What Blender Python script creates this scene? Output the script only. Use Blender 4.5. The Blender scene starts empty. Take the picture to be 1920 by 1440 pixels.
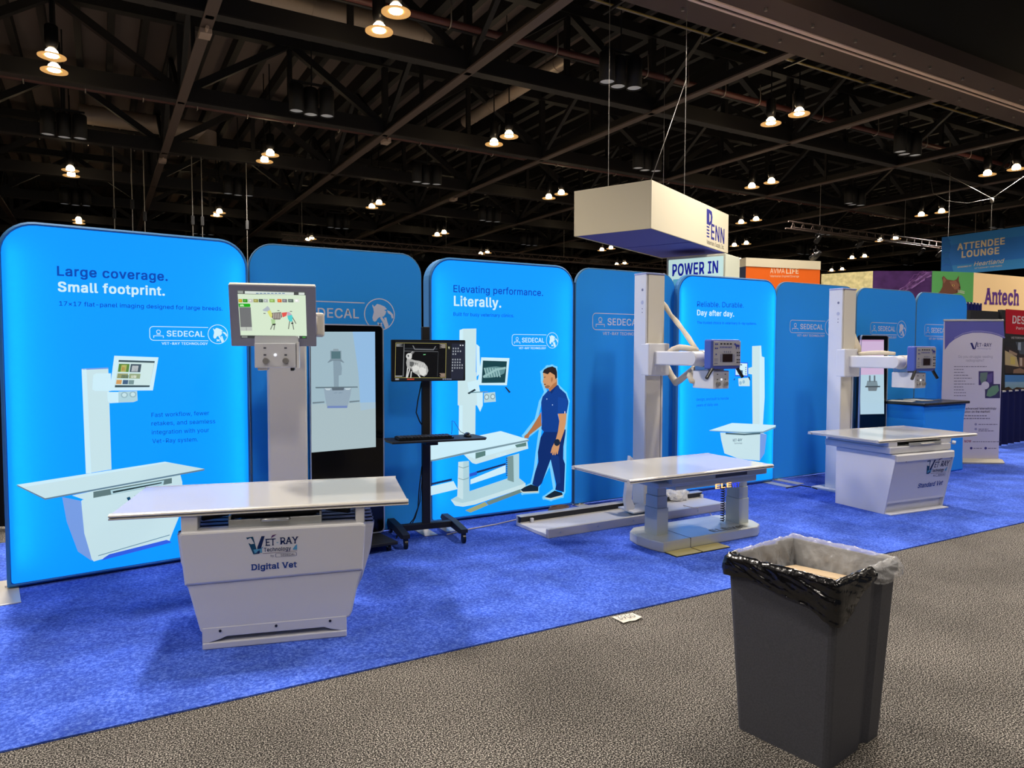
import bpy, bmesh, math, random
from mathutils import Vector, Matrix
from mathutils.geometry import tessellate_polygon

random.seed(7)
S = bpy.context.scene
COL = S.collection
R = math.radians

# ------------------------------------------------------------------ camera, world, exposure
F_PX, PITCH, ROLL, HEAD, CAM_H = 1333.0, R(2.75), R(0.12), R(59.9), 1.58
FW = Vector((math.cos(HEAD) * math.cos(PITCH), math.sin(HEAD) * math.cos(PITCH), -math.sin(PITCH)))
RT0 = Vector((math.sin(HEAD), -math.cos(HEAD), 0))
UP0 = RT0.cross(FW)
RT = RT0 * math.cos(ROLL) + UP0 * math.sin(ROLL)
UP = UP0 * math.cos(ROLL) - RT0 * math.sin(ROLL)
EYE = Vector((0, 0, CAM_H))
cd = bpy.data.cameras.new('camera')
cd.sensor_fit = 'HORIZONTAL'
cd.sensor_width = 36.0
cd.lens = F_PX / 1920.0 * 36.0
cd.clip_start = 0.05
cd.clip_end = 300
cam = bpy.data.objects.new('camera', cd)
COL.objects.link(cam)
cam.matrix_world = Matrix((
    (RT.x, UP.x, -FW.x, EYE.x), (RT.y, UP.y, -FW.y, EYE.y), (RT.z, UP.z, -FW.z, EYE.z), (0, 0, 0, 1)))
S.camera = cam

w = bpy.data.worlds.new('hall_ambient')
S.world = w
w.use_nodes = True
w.node_tree.nodes['Background'].inputs[0].default_value = (0.66, 0.76, 1.0, 1)
w.node_tree.nodes['Background'].inputs[1].default_value = 0.06
S.view_settings.view_transform = 'Standard'
S.view_settings.look = 'None'
S.view_settings.gamma = 1
S.view_settings.use_curve_mapping = False
S.view_settings.exposure = 0.0
LAMP_W = 1200.0                 # watts of one high-bay lamp
LAMP_RGB = (1.0, 0.91, 0.81)
try:
    S.cycles.use_denoising = True
    S.cycles.max_bounces = 6
    S.cycles.diffuse_bounces = 3
    S.cycles.glossy_bounces = 3
    S.cycles.sample_clamp_indirect = 4.0
except Exception:
    pass


def ray(x, y):
    return FW + RT * ((x - 960) / F_PX) + UP * ((720 - y) / F_PX)


def on_z(x, y, z=0.0):
    d = ray(x, y)
    return EYE + d * ((z - EYE.z) / d.z)


def on_y(x, y, Y):
    d = ray(x, y)
    return EYE + d * ((Y - EYE.y) / d.y)


# ------------------------------------------------------------------ materials
def lin(c):
    c = c / 255.0
    return c / 12.92 if c <= 0.04045 else ((c + 0.055) / 1.055) ** 2.4


def rgb(c):
    return (lin(c[0]), lin(c[1]), lin(c[2]), 1.0)


_M = {}


def mat(name, c, rough=0.5, metal=0.0, spec=0.5, emit=0.0, var=0.0, scale=20.0, bump=0.0, coat=0.0):
    """A principled material; var mottles its colour a little with noise, bump roughens it."""
    if name in _M:
        return _M[name]
    m = bpy.data.materials.new(name)
    m.use_nodes = True
    nt = m.node_tree
    b = nt.nodes['Principled BSDF']
    col = rgb(c)
    b.inputs['Base Color'].default_value = col
    b.inputs['Roughness'].default_value = rough
    b.inputs['Metallic'].default_value = metal
    b.inputs['Specular IOR Level'].default_value = spec
    b.inputs['Coat Weight'].default_value = coat
    if emit:
        b.inputs['Emission Color'].default_value = col
        b.inputs['Emission Strength'].default_value = emit
    if var or bump:
        tc = nt.nodes.new('ShaderNodeTexCoord')
        n = nt.nodes.new('ShaderNodeTexNoise')
        n.inputs['Scale'].default_value = scale
        n.inputs['Detail'].default_value = 4
        nt.links.new(tc.outputs['Object'], n.inputs['Vector'])
        if var:
            r = nt.nodes.new('ShaderNodeValToRGB')
            r.color_ramp.elements[0].position = 0.35
            r.color_ramp.elements[1].position = 0.65
            r.color_ramp.elements[0].color = tuple(v * (1 - var) for v in col[:3]) + (1,)
            r.color_ramp.elements[1].color = tuple(min(1, v * (1 + var)) for v in col[:3]) + (1,)
            nt.links.new(n.outputs['Fac'], r.inputs['Fac'])
            nt.links.new(r.outputs['Color'], b.inputs['Base Color'])
        if bump:
            bp = nt.nodes.new('ShaderNodeBump')
            bp.inputs['Strength'].default_value = bump
            bp.inputs['Distance'].default_value = 0.01
            nt.links.new(n.outputs['Fac'], bp.inputs['Height'])
            nt.links.new(bp.outputs['Normal'], b.inputs['Normal'])
    _M[name] = m
    return m


def lit(c, e=1.0):
    """Print on a back-lit fabric: it gives off its own colour."""
    k = 'backlit_%d_%d_%d_%d' % (*c, int(e * 100))
    if k in _M:
        return _M[k]
    m = mat(k, c, 0.7, 0, 0.15)
    b = m.node_tree.nodes['Principled BSDF']
    b.inputs['Base Color'].default_value = tuple(v * 0.25 for v in rgb(c)[:3]) + (1,)
    b.inputs['Emission Color'].default_value = rgb(c)
    b.inputs['Emission Strength'].default_value = e * LIT
    return m


LIT = 0.9


def ink(c):
    """Print on something that gives off no light."""
    return mat('ink_%d_%d_%d' % tuple(c), c, 0.6, 0, 0.2)


def scr(c):
    """A picture element of a lit screen."""
    k = 'screen_%d_%d_%d' % tuple(c)
    if k in _M:
        return _M[k]
    m = mat(k, c, 0.25, 0, 0.4)
    b = m.node_tree.nodes['Principled BSDF']
    b.inputs['Base Color'].default_value = (0.01, 0.01, 0.01, 1)
    b.inputs['Emission Color'].default_value = rgb(c)
    b.inputs['Emission Strength'].default_value = 1.0
    return m


def carpet(name, stops, scale, bump, big=None):
    """Looped carpet: cellular fleck through a colour ramp, an optional slow mottling, and a fine bump."""
    m = bpy.data.materials.new(name)
    m.use_nodes = True
    nt = m.node_tree
    b = nt.nodes['Principled BSDF']
    b.inputs['Roughness'].default_value = 0.95
    b.inputs['Specular IOR Level'].default_value = 0.1
    tc = nt.nodes.new('ShaderNodeTexCoord')
    n = nt.nodes.new('ShaderNodeTexNoise')
    n.inputs['Scale'].default_value = scale
    n.inputs['Detail'].default_value = 2.0
    n.inputs['Roughness'].default_value = 0.7
    nt.links.new(tc.outputs['Object'], n.inputs['Vector'])
    r = nt.nodes.new('ShaderNodeValToRGB')
    e = r.color_ramp.elements
    e[0].position, e[0].color = stops[0][0], rgb(stops[0][1])
    e[1].position, e[1].color = stops[-1][0], rgb(stops[-1][1])
    for p, c in stops[1:-1]:
        x = e.new(p)
        x.color = rgb(c)
    nt.links.new(n.outputs['Fac'], r.inputs['Fac'])
    out = r.outputs['Color']
    if big:
        n2 = nt.nodes.new('ShaderNodeTexNoise')
        n2.inputs['Scale'].default_value = big[0]
        n2.inputs['Detail'].default_value = 5
        nt.links.new(tc.outputs['Object'], n2.inputs['Vector'])
        r2 = nt.nodes.new('ShaderNodeValToRGB')
        r2.color_ramp.elements[0].position = 0.3
        r2.color_ramp.elements[1].position = 0.7
        r2.color_ramp.elements[0].color = (1 - big[1],) * 3 + (1,)
        r2.color_ramp.elements[1].color = (1 + big[1],) * 3 + (1,)
        nt.links.new(n2.outputs['Fac'], r2.inputs['Fac'])
        mx = nt.nodes.new('ShaderNodeVectorMath')
        mx.operation = 'MULTIPLY'
        nt.links.new(out, mx.inputs[0])
        nt.links.new(r2.outputs['Color'], mx.inputs[1])
        out = mx.outputs[0]
    nt.links.new(out, b.inputs['Base Color'])
    bp = nt.nodes.new('ShaderNodeBump')
    bp.inputs['Strength'].default_value = bump
    bp.inputs['Distance'].default_value = 0.006
    nt.links.new(n.outputs['Fac'], bp.inputs['Height'])
    nt.links.new(bp.outputs['Normal'], b.inputs['Normal'])
    return m


def film(name, c, alpha, rough=0.25):
    """Thin plastic film: part see-through, part glossy."""
    m = bpy.data.materials.new(name)
    m.use_nodes = True
    nt = m.node_tree
    b = nt.nodes['Principled BSDF']
    b.inputs['Base Color'].default_value = rgb(c)
    b.inputs['Roughness'].default_value = rough
    b.inputs['Alpha'].default_value = alpha
    tc = nt.nodes.new('ShaderNodeTexCoord')
    n = nt.nodes.new('ShaderNodeTexNoise')
    n.inputs['Scale'].default_value = 14
    n.inputs['Detail'].default_value = 5
    nt.links.new(tc.outputs['Object'], n.inputs['Vector'])
    bp = nt.nodes.new('ShaderNodeBump')
    bp.inputs['Strength'].default_value = 0.6
    bp.inputs['Distance'].default_value = 0.03
    nt.links.new(n.outputs['Fac'], bp.inputs['Height'])
    nt.links.new(bp.outputs['Normal'], b.inputs['Normal'])
    return m


WHITE = mat('white_enamel', (222, 222, 224), 0.32, 0, 0.5)
WHITE_SOFT = mat('white_powder_coat', (215, 216, 222), 0.5)
CREAM = mat('cream_enamel', (226, 220, 205), 0.4)
TOP = mat('pale_laminate', (200, 198, 192), 0.09, 0, 0.7)
ALU = mat('anodised_aluminium', (204, 200, 192), 0.34, 0.2)
STEEL = mat('brushed_steel', (186, 190, 192), 0.28, 0.5)
SILVER = mat('silver_paint', (186, 194, 192), 0.38, 0.1)
PLINTH = mat('champagne_silver_paint', (192, 194, 184), 0.3, 0.15)
BLACK = mat('black_plastic', (16, 16, 18), 0.35)
BLACK_MATT = mat('black_powder_coat', (22, 22, 24), 0.55)
DARKGAP = mat('dark_gap', (28, 28, 34), 0.8)
RUBBER = mat('dark_rubber', (20, 20, 22), 0.6)
GREYFRAME = mat('grey_bezel', (142, 142, 158), 0.4)
BLUEBOX = mat('blue_console_shell', (74, 92, 176), 0.4)
LAVENDER = mat('pale_blue_trim', (150, 160, 205), 0.4)
FABRIC_BLUE = mat('printed_blue_fabric', (44, 154, 246), 0.75, 0, 0.15)
LIT_EDGE = mat('lit_panel_rim', (60, 122, 178), 0.6, 0, 0.2)
FABRIC_EDGE = mat('blue_fabric_edge', (78, 120, 158), 0.7, 0, 0.2)
LIT_BLUE = lit((12, 150, 236))
STEELDARK = mat('roof_steel_black', (17, 15, 16), 0.6)
CHORD = mat('roof_chord_brown', (92, 78, 72), 0.55)
DECK = mat('roof_deck_taupe', (106, 95, 92), 0.8, 0, 0.2)
WIRE = mat('steel_wire', (140, 136, 130), 0.4, 0.6)


# ------------------------------------------------------------------ mesh building
class MB:
    def __init__(self):
        self.v, self.f, self.mi, self.sm, self.mats = [], [], [], [], []

    def _slot(self, m):
        if m not in self.mats:
            self.mats.append(m)
        return self.mats.index(m)

    def add(self, vs, fs, m, M=None, smooth=False):
        k = len(self.v)
        s = self._slot(m)
        for p in vs:
            p = Vector(p)
            self.v.append(M @ p if M is not None else p)
        for f in fs:
            self.f.append([i + k for i in f])
            self.mi.append(s)
            self.sm.append(smooth)
        return self

    def from_bm(self, bm, m, M=None, smooth=False):
        bm.verts.ensure_lookup_table()
        bm.verts.index_update()
        self.add([v.co.copy() for v in bm.verts], [[v.index for v in f.verts] for f in bm.faces], m, M, smooth)
        bm.free()
        return self

    def box(self, x0, x1, y0, y1, z0, z1, m, bev=0.0, M=None, seg=2):
        bm = bmesh.new()
        bmesh.ops.create_cube(bm, size=1)
        for v in bm.verts:
            v.co = Vector(((x0 + x1) / 2 + v.co.x * (x1 - x0), (y0 + y1) / 2 + v.co.y * (y1 - y0), (z0 + z1) / 2 + v.co.z * (z1 - z0)))
        if bev:
            bmesh.ops.bevel(bm, geom=list(bm.edges), offset=bev, segments=seg, profile=0.5, affect='EDGES')
        return self.from_bm(bm, m, M)

    def prism(self, poly, axis, a, b, m, bev=0.0, M=None, smooth=False):
        """Extrude a polygon along an axis: 'y' takes (x,z), 'z' takes (x,y), 'x' takes (y,z)."""
        def P(p, t):
            return (p[0], t, p[1]) if axis == 'y' else ((p[0], p[1], t) if axis == 'z' else (t, p[0], p[1]))
        bm = bmesh.new()
        n = len(poly)
        va = [bm.verts.new(P(p, a)) for p in poly]
        vb = [bm.verts.new(P(p, b)) for p in poly]
        fa = bm.faces.new(va)
        fb = bm.faces.new(vb[::-1])
        for i in range(n):
            bm.faces.new((va[i], vb[i], vb[(i + 1) % n], va[(i + 1) % n]))
        bmesh.ops.recalc_face_normals(bm, faces=list(bm.faces))
        if bev:
            es = list({e for f in (fa, fb) for e in f.edges})
            bmesh.ops.bevel(bm, geom=es, offset=bev, segments=2, profile=0.5, affect='EDGES')
        return self.from_bm(bm, m, M, smooth)

    def cyl(self, p0, p1, r0, m, r1=None, n=16, M=None, cap=True):
        p0, p1 = Vector(p0), Vector(p1)
        r1 = r0 if r1 is None else r1
        d = (p1 - p0).normalized()
        a = d.orthogonal().normalized()
        b = d.cross(a)
        vs, fs = [], []
        for p, r in ((p0, r0), (p1, r1)):
            for i in range(n):
                t = 2 * math.pi * i / n
                vs.append(p + (a * math.cos(t) + b * math.sin(t)) * r)
        self.add(vs, [[i, (i + 1) % n, n + (i + 1) % n, n + i] for i in range(n)], m, M, True)
        if cap:
            self.add(vs[:n], [list(range(n))[::-1]], m, M)
            self.add(vs[n:], [list(range(n))], m, M)
        return self

    def tube(self, pts, r, m, n=8, M=None):
        pts = [Vector(p) for p in pts]
        rs = r if isinstance(r, (list, tuple)) else [r] * len(pts)
        vs, fs = [], []
        ref = None
        for i, p in enumerate(pts):
            d = (pts[min(i + 1, len(pts) - 1)] - pts[max(i - 1, 0)]).normalized()
            if ref is None:
                ref = d.orthogonal().normalized()
            a = (ref - d * ref.dot(d))
            a = a.normalized() if a.length > 1e-6 else d.orthogonal().normalized()
            ref = a
            b = d.cross(a)
            for k in range(n):
                t = 2 * math.pi * k / n
                vs.append(p + (a * math.cos(t) + b * math.sin(t)) * rs[i])
        for i in range(len(pts) - 1):
            for k in range(n):
                k2 = (k + 1) % n
                fs.append([i * n + k, i * n + k2, (i + 1) * n + k2, (i + 1) * n + k])
        fs.append(list(range(n))[::-1])
        fs.append([(len(pts) - 1) * n + k for k in range(n)])
        return self.add(vs, fs, m, M, True)

    def lathe(self, prof, m, n=20, c=(0, 0, 0), M=None, smooth=True):
        vs, fs = [], []
        for r, z in prof:
            for k in range(n):
                t = 2 * math.pi * k / n
                vs.append((c[0] + r * math.cos(t), c[1] + r * math.sin(t), c[2] + z))
        for i in range(len(prof) - 1):
            for k in range(n):
                k2 = (k + 1) % n
                fs.append([i * n + k, i * n + k2, (i + 1) * n + k2, (i + 1) * n + k])
        return self.add(vs, fs, m, M, smooth)

    def build(self, name, parent=None, loc=None):
        me = bpy.data.meshes.new(name)
        me.from_pydata([tuple(p) for p in self.v], [], self.f)
        for m in self.mats:
            me.materials.append(m)
        me.polygons.foreach_set('material_index', self.mi)
        me.polygons.foreach_set('use_smooth', self.sm)
        me.update()
        o = bpy.data.objects.new(name, me)
        COL.objects.link(o)
        if parent is not None:
            o.parent = parent
        if loc is not None:
            o.location = loc
        return o


def tag(o, label=None, cat=None, group=None, kind=None):
    if label:
        o['label'] = label
    if cat:
        o['category'] = cat
    if group:
        o['group'] = group
    if kind:
        o['kind'] = kind
    return o


def thing(name, label, cat, loc=(0, 0, 0), rz=0.0, group=None):
    o = bpy.data.objects.new(name, None)
    o.empty_display_size = 0.2
    COL.objects.link(o)
    o.location = loc
    o.rotation_euler = (0, 0, rz)
    return tag(o, label, cat, group)


def place(loc, rz=0.0):
    return Matrix.Translation(Vector(loc)) @ Matrix.Rotation(rz, 4, 'Z')


def dup(root, loc, rz=None, label=None, group=None):
    """A copy of a thing with copies of its parts and sub-parts."""
    c = root.copy()
    COL.objects.link(c)
    c.location = loc
    if rz is not None:
        c.rotation_euler = (0, 0, rz)
    if label:
        c['label'] = label
    if group:
        c['group'] = group
    for ch in list(root.children):
        d = ch.copy()
        COL.objects.link(d)
        d.parent = c
        for g in list(ch.children):
            h = g.copy()
            COL.objects.link(h)
            h.parent = d
    return c


def round_rect(x0, x1, z0, z1, r, n=6, r_bottom=None):
    rb = r if r_bottom is None else r_bottom
    pts = []
    for cx, cz, a0, rr in ((x1 - rb, z0 + rb, -90, rb), (x1 - r, z1 - r, 0, r), (x0 + r, z1 - r, 90, r), (x0 + rb, z0 + rb, 180, rb)):
        if rr <= 1e-6:
            pts.append((cx, cz))
            continue
        for i in range(n + 1):
            t = R(a0 + 90.0 * i / n)
            pts.append((cx + rr * math.cos(t), cz + rr * math.sin(t)))
    return pts


# ------------------------------------------------------------------ lettering and flat print
# letter outlines in 1/400 em: for each character of LETTERS its advance, then its contours as x, y, x, y ...
LETTERS = 'ABCDEFGHIJKLMNOPRSTUVWXYabcdefghijklmnopqrstuvwxyz0123456789.,-!?×'
OUTLINES = [
    [192,[7,0,81,203,110,203,185,0,158,0,115,121,93,191,98,191,85,148,34,0],[44,57,44,79,148,79,148,57]],
    [182,[24,0,24,203,96,203,116,202,132,196,144,188,152,177,158,164,159,150,158,138,155,128,143,114,126,107,126,105,136,103,145,98,154,91,161,81,166,69,167,54,165,40,160,27,151,16,138,7,120,2,99,0],[50,23,98,23,118,25,132,32,140,42,142,55,141,65,137,74,131,81,122,87,112,91,99,92,50,92],[50,114,95,114,115,118,123,124,129,131,133,139,134,149,132,161,125,172,113,178,96,181,50,181]],
    [204,[107,-3,94,-2,82,0,71,4,60,10,50,17,42,25,34,35,28,46,23,58,19,72,17,86,16,102,17,117,19,132,23,145,28,157,34,168,42,178,50,186,60,193,71,199,82,203,94,205,107,206,136,202,149,196,161,188,171,179,179,167,185,154,189,139,163,139,156,158,143,171,126,180,107,182,89,180,73,173,60,161,50,146,44,126,41,102,44,78,50,58,60,42,74,31,89,24,107,21,126,24,143,32,156,46,163,64,189,64,185,49,179,36,171,25,161,15,149,7,136,2,122,-2]],
    [201,[88,0,38,0,38,23,86,23,109,25,127,32,141,44,152,60,158,79,160,102,158,125,152,144,142,160,128,171,110,178,88,181,37,181,37,203,104,203,130,197,141,191,160,177,173,156,178,145,182,131,184,117,185,102,184,87,182,73,178,59,173,47,167,37,159,27,150,19,140,12,129,7,116,3,102,1],[50,203,50,0,24,0,24,203]],
    [167,[24,0,24,203,149,203,149,181,50,181,50,114,142,114,142,91,50,91,50,23,150,23,150,0]],
    [164,[24,0,24,203,148,203,148,181,50,181,50,111,138,111,138,88,50,88,50,0]],
    [208,[107,-3,94,-2,82,0,70,4,50,17,41,25,34,35,28,46,23,58,19,72,17,86,16,102,17,117,19,132,23,145,28,157,34,168,41,178,50,186,70,199,81,203,93,205,106,206,122,205,136,201,149,196,161,188,171,178,180,167,186,154,190,139,163,139,155,157,142,171,126,179,106,182,89,180,73,173,60,161,50,146,44,126,41,102,44,78,50,58,60,42,74,31,90,24,107,21,124,23,138,28,150,37,158,49,164,64,166,81,174,80,113,80,113,102,191,102,191,80,188,57,180,36,167,20,151,8,130,0]],
    [207,[24,0,24,203,50,203,50,116,157,116,157,203,183,203,183,0,157,0,157,93,50,93,50,0]],
    [120,[12,0,12,23,47,23,47,181,12,181,12,203,108,203,108,181,73,181,73,23,108,23,108,0]],
    [159,[74,-3,50,1,30,13,23,22,17,32,14,44,13,69,39,69,39,58,41,42,49,30,60,22,74,20,88,22,99,30,106,42,109,58,109,203,135,203,135,58,133,44,130,32,125,22,118,13,98,1]],
    [187,[42,58,42,86,70,121,145,203,179,203,92,110],[24,0,24,203,50,203,50,0],[149,0,75,104,91,124,179,0]],
    [157,[24,0,24,203,50,203,50,23,144,23,144,0]],
    [251,[24,0,24,203,61,203,115,64,129,20,123,20,141,75,191,203,227,203,227,0,202,0,202,165,203,183,205,183,193,145,137,0,114,0,68,116,45,183,48,183,48,149,49,131,49,0]],
    [209,[24,0,24,203,54,203,145,60,155,43,166,22,162,21,160,43,160,203,185,203,185,0,155,0,71,132,59,152,43,181,48,181,50,131,50,0]],
    [213,[107,-3,94,-2,82,0,71,4,60,10,50,17,42,25,34,35,28,46,23,58,19,72,17,86,16,102,17,117,19,132,23,145,28,157,34,168,42,178,50,186,60,193,71,199,82,203,94,205,107,206,120,205,132,203,143,199,163,186,172,178,186,157,191,145,194,132,196,117,197,102,196,86,194,72,191,58,186,46,172,25,163,17,143,4,132,0,120,-2],[107,21,124,23,140,30,153,42,163,58,170,78,172,102,170,126,163,146,153,162,140,173,124,180,107,182,89,180,74,173,60,162,50,146,44,126,41,102,44,78,50,58,60,42,74,30,89,23]],
    [178,[24,0,24,203,94,203,116,201,133,195,146,185,156,172,162,156,163,139,162,122,156,106,146,93,133,83,116,76,94,74,44,74,44,97,93,97,107,98,119,102,127,109,133,117,137,128,138,139,137,150,133,161,127,169,119,175,107,179,93,181,50,181,50,0]],
    [180,[24,0,24,203,94,203,116,201,133,195,147,186,156,173,162,158,164,141,162,124,156,109,147,96,133,87,116,81,94,79,39,79,39,102,93,102,108,103,119,107,128,112,133,120,137,130,138,141,137,152,133,162,128,170,119,176,108,180,93,181,50,181,50,0],[141,0,92,92,121,92,171,0]],
    [179,[89,-4,69,-2,51,4,36,12,26,24,18,38,15,55,42,55,44,44,49,35,57,28,67,23,89,20,103,21,114,24,124,29,132,37,137,46,138,56,137,65,133,72,118,82,98,89,73,96,51,104,34,116,24,130,21,149,23,165,30,179,41,191,55,199,72,204,91,206,110,204,126,199,140,191,151,179,158,166,160,151,135,151,131,165,121,175,107,181,90,183,78,182,67,179,58,174,51,167,47,159,46,150,48,141,52,133,68,123,85,117,106,112,125,105,143,95,158,79,162,68,163,55,161,40,155,25,144,13,129,4,111,-2]],
    [179,[13,181,13,203,167,203,167,181,103,181,103,0,77,0,77,181]],
    [207,[104,-3,81,-1,62,6,46,17,34,32,26,49,24,69,24,203,50,203,50,71,51,57,56,45,64,35,75,27,88,22,104,21,119,22,132,27,143,35,151,45,155,57,157,71,157,203,183,203,183,69,180,49,173,32,161,17,145,6,126,-1]],
    [192,[82,0,7,203,34,203,77,82,86,55,99,12,94,12,107,55,158,203,185,203,111,0]],
    [274,[62,0,7,203,33,203,75,37,79,16,76,16,80,37,122,203,152,203,190,58,194,37,199,16,195,16,200,37,204,58,241,203,268,203,212,0,182,0,147,129,134,190,140,190,134,158,127,129,92,0]],
    [190,[7,0,87,114,87,95,12,203,42,203,82,144,97,117,93,117,119,160,149,203,178,203,104,96,104,115,182,0,153,0,107,66,92,92,98,92,73,52,37,0]],
    [189,[81,0,81,83,7,203,36,203,77,138,89,117,100,92,89,92,100,117,112,138,152,203,182,203,107,83,107,0]],
    [156,[64,-3,50,-2,38,2,27,9,19,18,14,29,12,43,13,55,17,64,23,72,31,77,50,84,71,88,93,91,106,94,109,97,110,103,107,119,96,129,78,132,60,129,47,120,40,110,16,116,23,129,31,138,42,145,53,150,78,154,96,152,114,144,122,137,129,128,133,116,135,101,135,0,111,0,111,21,109,21,101,10,86,0],[68,18,81,19,91,23,99,30,105,37,109,46,110,55,110,76,104,73,93,70,70,67,54,63,41,56,38,50,37,42,41,29,52,21]],
    [170,[92,-3,79,-2,69,2,55,12,47,23,45,23,45,0,21,0,21,203,45,203,45,128,47,128,55,138,69,149,79,153,92,154,110,151,125,144,138,133,148,117,154,98,156,76,154,53,148,34,138,18,125,6,110,-1],[88,19,101,21,112,26,120,35,126,47,130,60,131,76,130,91,126,104,120,116,112,125,101,130,88,132,75,130,64,125,56,116,50,105,46,92,45,76,46,60,50,46,56,35,65,26,75,21]],
    [158,[83,-3,64,-1,47,7,33,18,22,34,16,53,14,75,16,97,22,116,33,132,47,144,64,151,83,154,104,151,122,142,136,129,145,111,121,105,116,116,108,124,97,130,83,132,69,130,58,124,49,115,43,103,40,90,39,75,40,60,43,47,49,35,58,26,69,21,83,19,97,21,108,26,117,35,122,47,145,41,136,22,122,9,104,0]],
    [170,[78,-3,60,-1,45,6,32,18,22,34,16,53,14,76,16,98,22,117,32,133,45,144,60,151,78,154,91,153,101,149,115,138,122,128,124,128,124,203,149,203,149,0,125,0,125,23,123,23,115,12,101,2,91,-2],[82,19,95,21,105,26,114,35,120,46,123,60,125,76,123,92,120,105,114,116,105,125,95,130,82,132,69,130,58,125,49,116,43,104,40,91,39,76,40,60,43,47,50,35,58,26,69,21]],
    [162,[85,-3,64,-1,47,7,33,18,22,34,16,53,14,75,16,97,22,116,32,132,46,144,63,151,82,154,106,150,118,144,128,136,136,126,143,113,147,97,148,68,30,68,30,88,135,88,124,81,123,95,119,107,113,118,105,126,95,130,82,132,69,130,59,125,50,118,44,108,40,97,38,84,38,71,40,55,44,42,51,32,60,25,72,20,85,18,101,21,114,29,122,42,146,36,141,25,134,16,125,8,113,2,100,-2]],
    [101,[91,152,91,131,3,131,3,152],[32,0,32,173,34,185,38,194,45,202,54,208,75,212,89,211,97,208,91,187,86,189,78,190,68,188,62,184,58,177,57,167,57,0]],
    [170,[83,-60,67,-59,54,-56,33,-44,20,-28,41,-16,49,-26,62,-35,83,-39,100,-37,113,-30,122,-19,125,-2,125,27,122,27,115,17,101,6,91,3,78,2,61,4,45,11,32,21,22,36,16,54,14,76,16,98,22,117,32,133,45,144,61,151,78,154,91,153,101,149,115,138,123,128,125,128,125,152,149,152,149,-4,147,-22,140,-36,130,-47,116,-54,100,-59],[82,24,95,25,105,30,114,38,120,48,124,62,125,77,124,92,120,106,114,117,106,125,95,130,82,132,69,130,58,125,50,116,43,105,40,92,39,77,40,62,43,49,50,38,58,30,69,25]],
    [164,[45,91,45,0,21,0,21,203,45,203,45,115,41,115,49,133,61,145,75,152,91,154,105,152,118,147,128,139,136,128,141,114,143,96,143,0,118,0,118,94,116,110,109,122,98,129,84,132,74,130,64,127,57,121,51,113,47,103]],
    [67,[21,0,21,152,45,152,45,0],[33,177,27,178,22,182,18,187,17,193,18,200,22,205,27,208,33,209,40,208,46,205,49,200,51,193,49,187,46,182,40,178]],
    [67,[21,152,45,152,45,-12,44,-25,41,-36,34,-45,26,-52,15,-56,-4,-57,-4,-35,1,-35,10,-33,16,-29,20,-21,21,-12],[33,177,27,178,21,182,18,187,16,193,18,200,21,205,27,208,33,209,40,208,45,205,49,200,50,193,49,187,45,182,40,178]],
    [152,[44,55,44,85,48,85,114,152,144,152,74,80,71,80],[21,0,21,203,45,203,45,0],[118,0,59,74,76,91,149,0]],
    [76,[56,-1,40,1,30,8,23,19,21,34,21,203,45,203,45,39,48,25,52,22,58,21,64,21,68,22,72,1]],
    [244,[21,0,21,152,45,152,45,118,43,118,47,129,53,138,69,150,88,154,103,152,115,144,124,133,128,118,125,118,129,128,135,137,152,150,175,154,187,153,199,149,209,142,216,131,221,118,223,102,223,0,198,0,198,101,196,116,189,125,179,130,167,132,158,131,150,128,138,116,134,99,134,0,110,0,110,104,108,115,101,124,92,130,80,132,63,128,56,123,50,116,47,106,45,95,45,0]],
    [164,[45,91,45,0,21,0,21,152,45,152,45,115,41,115,49,133,61,145,75,152,91,154,105,152,118,147,128,139,136,128,141,114,143,96,143,0,118,0,118,94,116,110,109,122,98,129,84,132,74,130,64,127,57,121,51,113,47,103]],
    [166,[83,-3,64,-1,47,7,33,18,22,34,16,53,14,75,16,97,22,116,33,132,47,144,64,151,83,154,102,151,119,144,133,132,144,116,150,97,152,75,150,53,144,34,133,18,119,7,102,-1],[83,19,97,21,108,26,117,35,123,47,126,60,128,75,126,90,123,103,117,115,108,124,97,130,83,132,69,130,58,124,49,115,43,103,40,90,39,75,40,60,43,47,49,35,58,26,69,21]],
    [170,[21,-57,21,152,45,152,45,128,47,128,55,138,69,149,79,153,92,154,110,151,125,144,138,133,148,117,154,98,156,76,154,53,148,34,138,18,125,6,110,-1,92,-3,79,-2,69,2,55,12,47,23,45,23,45,-57],[88,19,101,21,112,26,120,35,126,47,130,60,131,76,130,91,126,104,120,116,112,125,101,130,88,132,75,130,64,125,56,116,50,105,46,92,45,76,46,60,50,46,56,35,65,26,75,21]],
    [170,[149,-57,124,-57,124,23,122,23,115,12,101,2,91,-2,78,-3,60,-1,45,6,32,18,22,34,16,53,14,76,16,98,22,117,32,133,45,144,60,151,78,154,91,153,101,149,115,138,123,128,125,128,125,152,149,152],[82,19,95,21,105,26,114,35,120,46,123,60,125,76,123,92,120,105,114,116,105,125,95,130,82,132,69,130,58,125,49,116,43,104,40,91,39,76,40,60,43,47,50,35,58,26,69,21]],
    [104,[21,0,21,152,45,152,45,128,52,139,61,147,72,152,85,154,92,154,97,153,97,129,92,130,83,130,73,129,64,126,56,121,50,113,47,105,45,95,45,0]],
    [146,[73,-3,58,-2,45,1,34,7,25,15,18,25,14,38,38,43,42,32,50,24,60,20,73,18,87,20,98,25,105,32,107,41,106,48,102,54,95,59,60,68,42,74,29,83,21,95,19,110,21,122,26,133,35,141,46,148,60,152,75,154,89,153,102,149,112,143,120,136,130,116,107,111,103,119,97,126,88,131,75,133,62,131,52,127,46,120,43,111,45,103,50,97,69,89,92,84,110,77,122,69,130,57,132,43,131,30,125,19,116,10,104,3,89,-2]],
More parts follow.
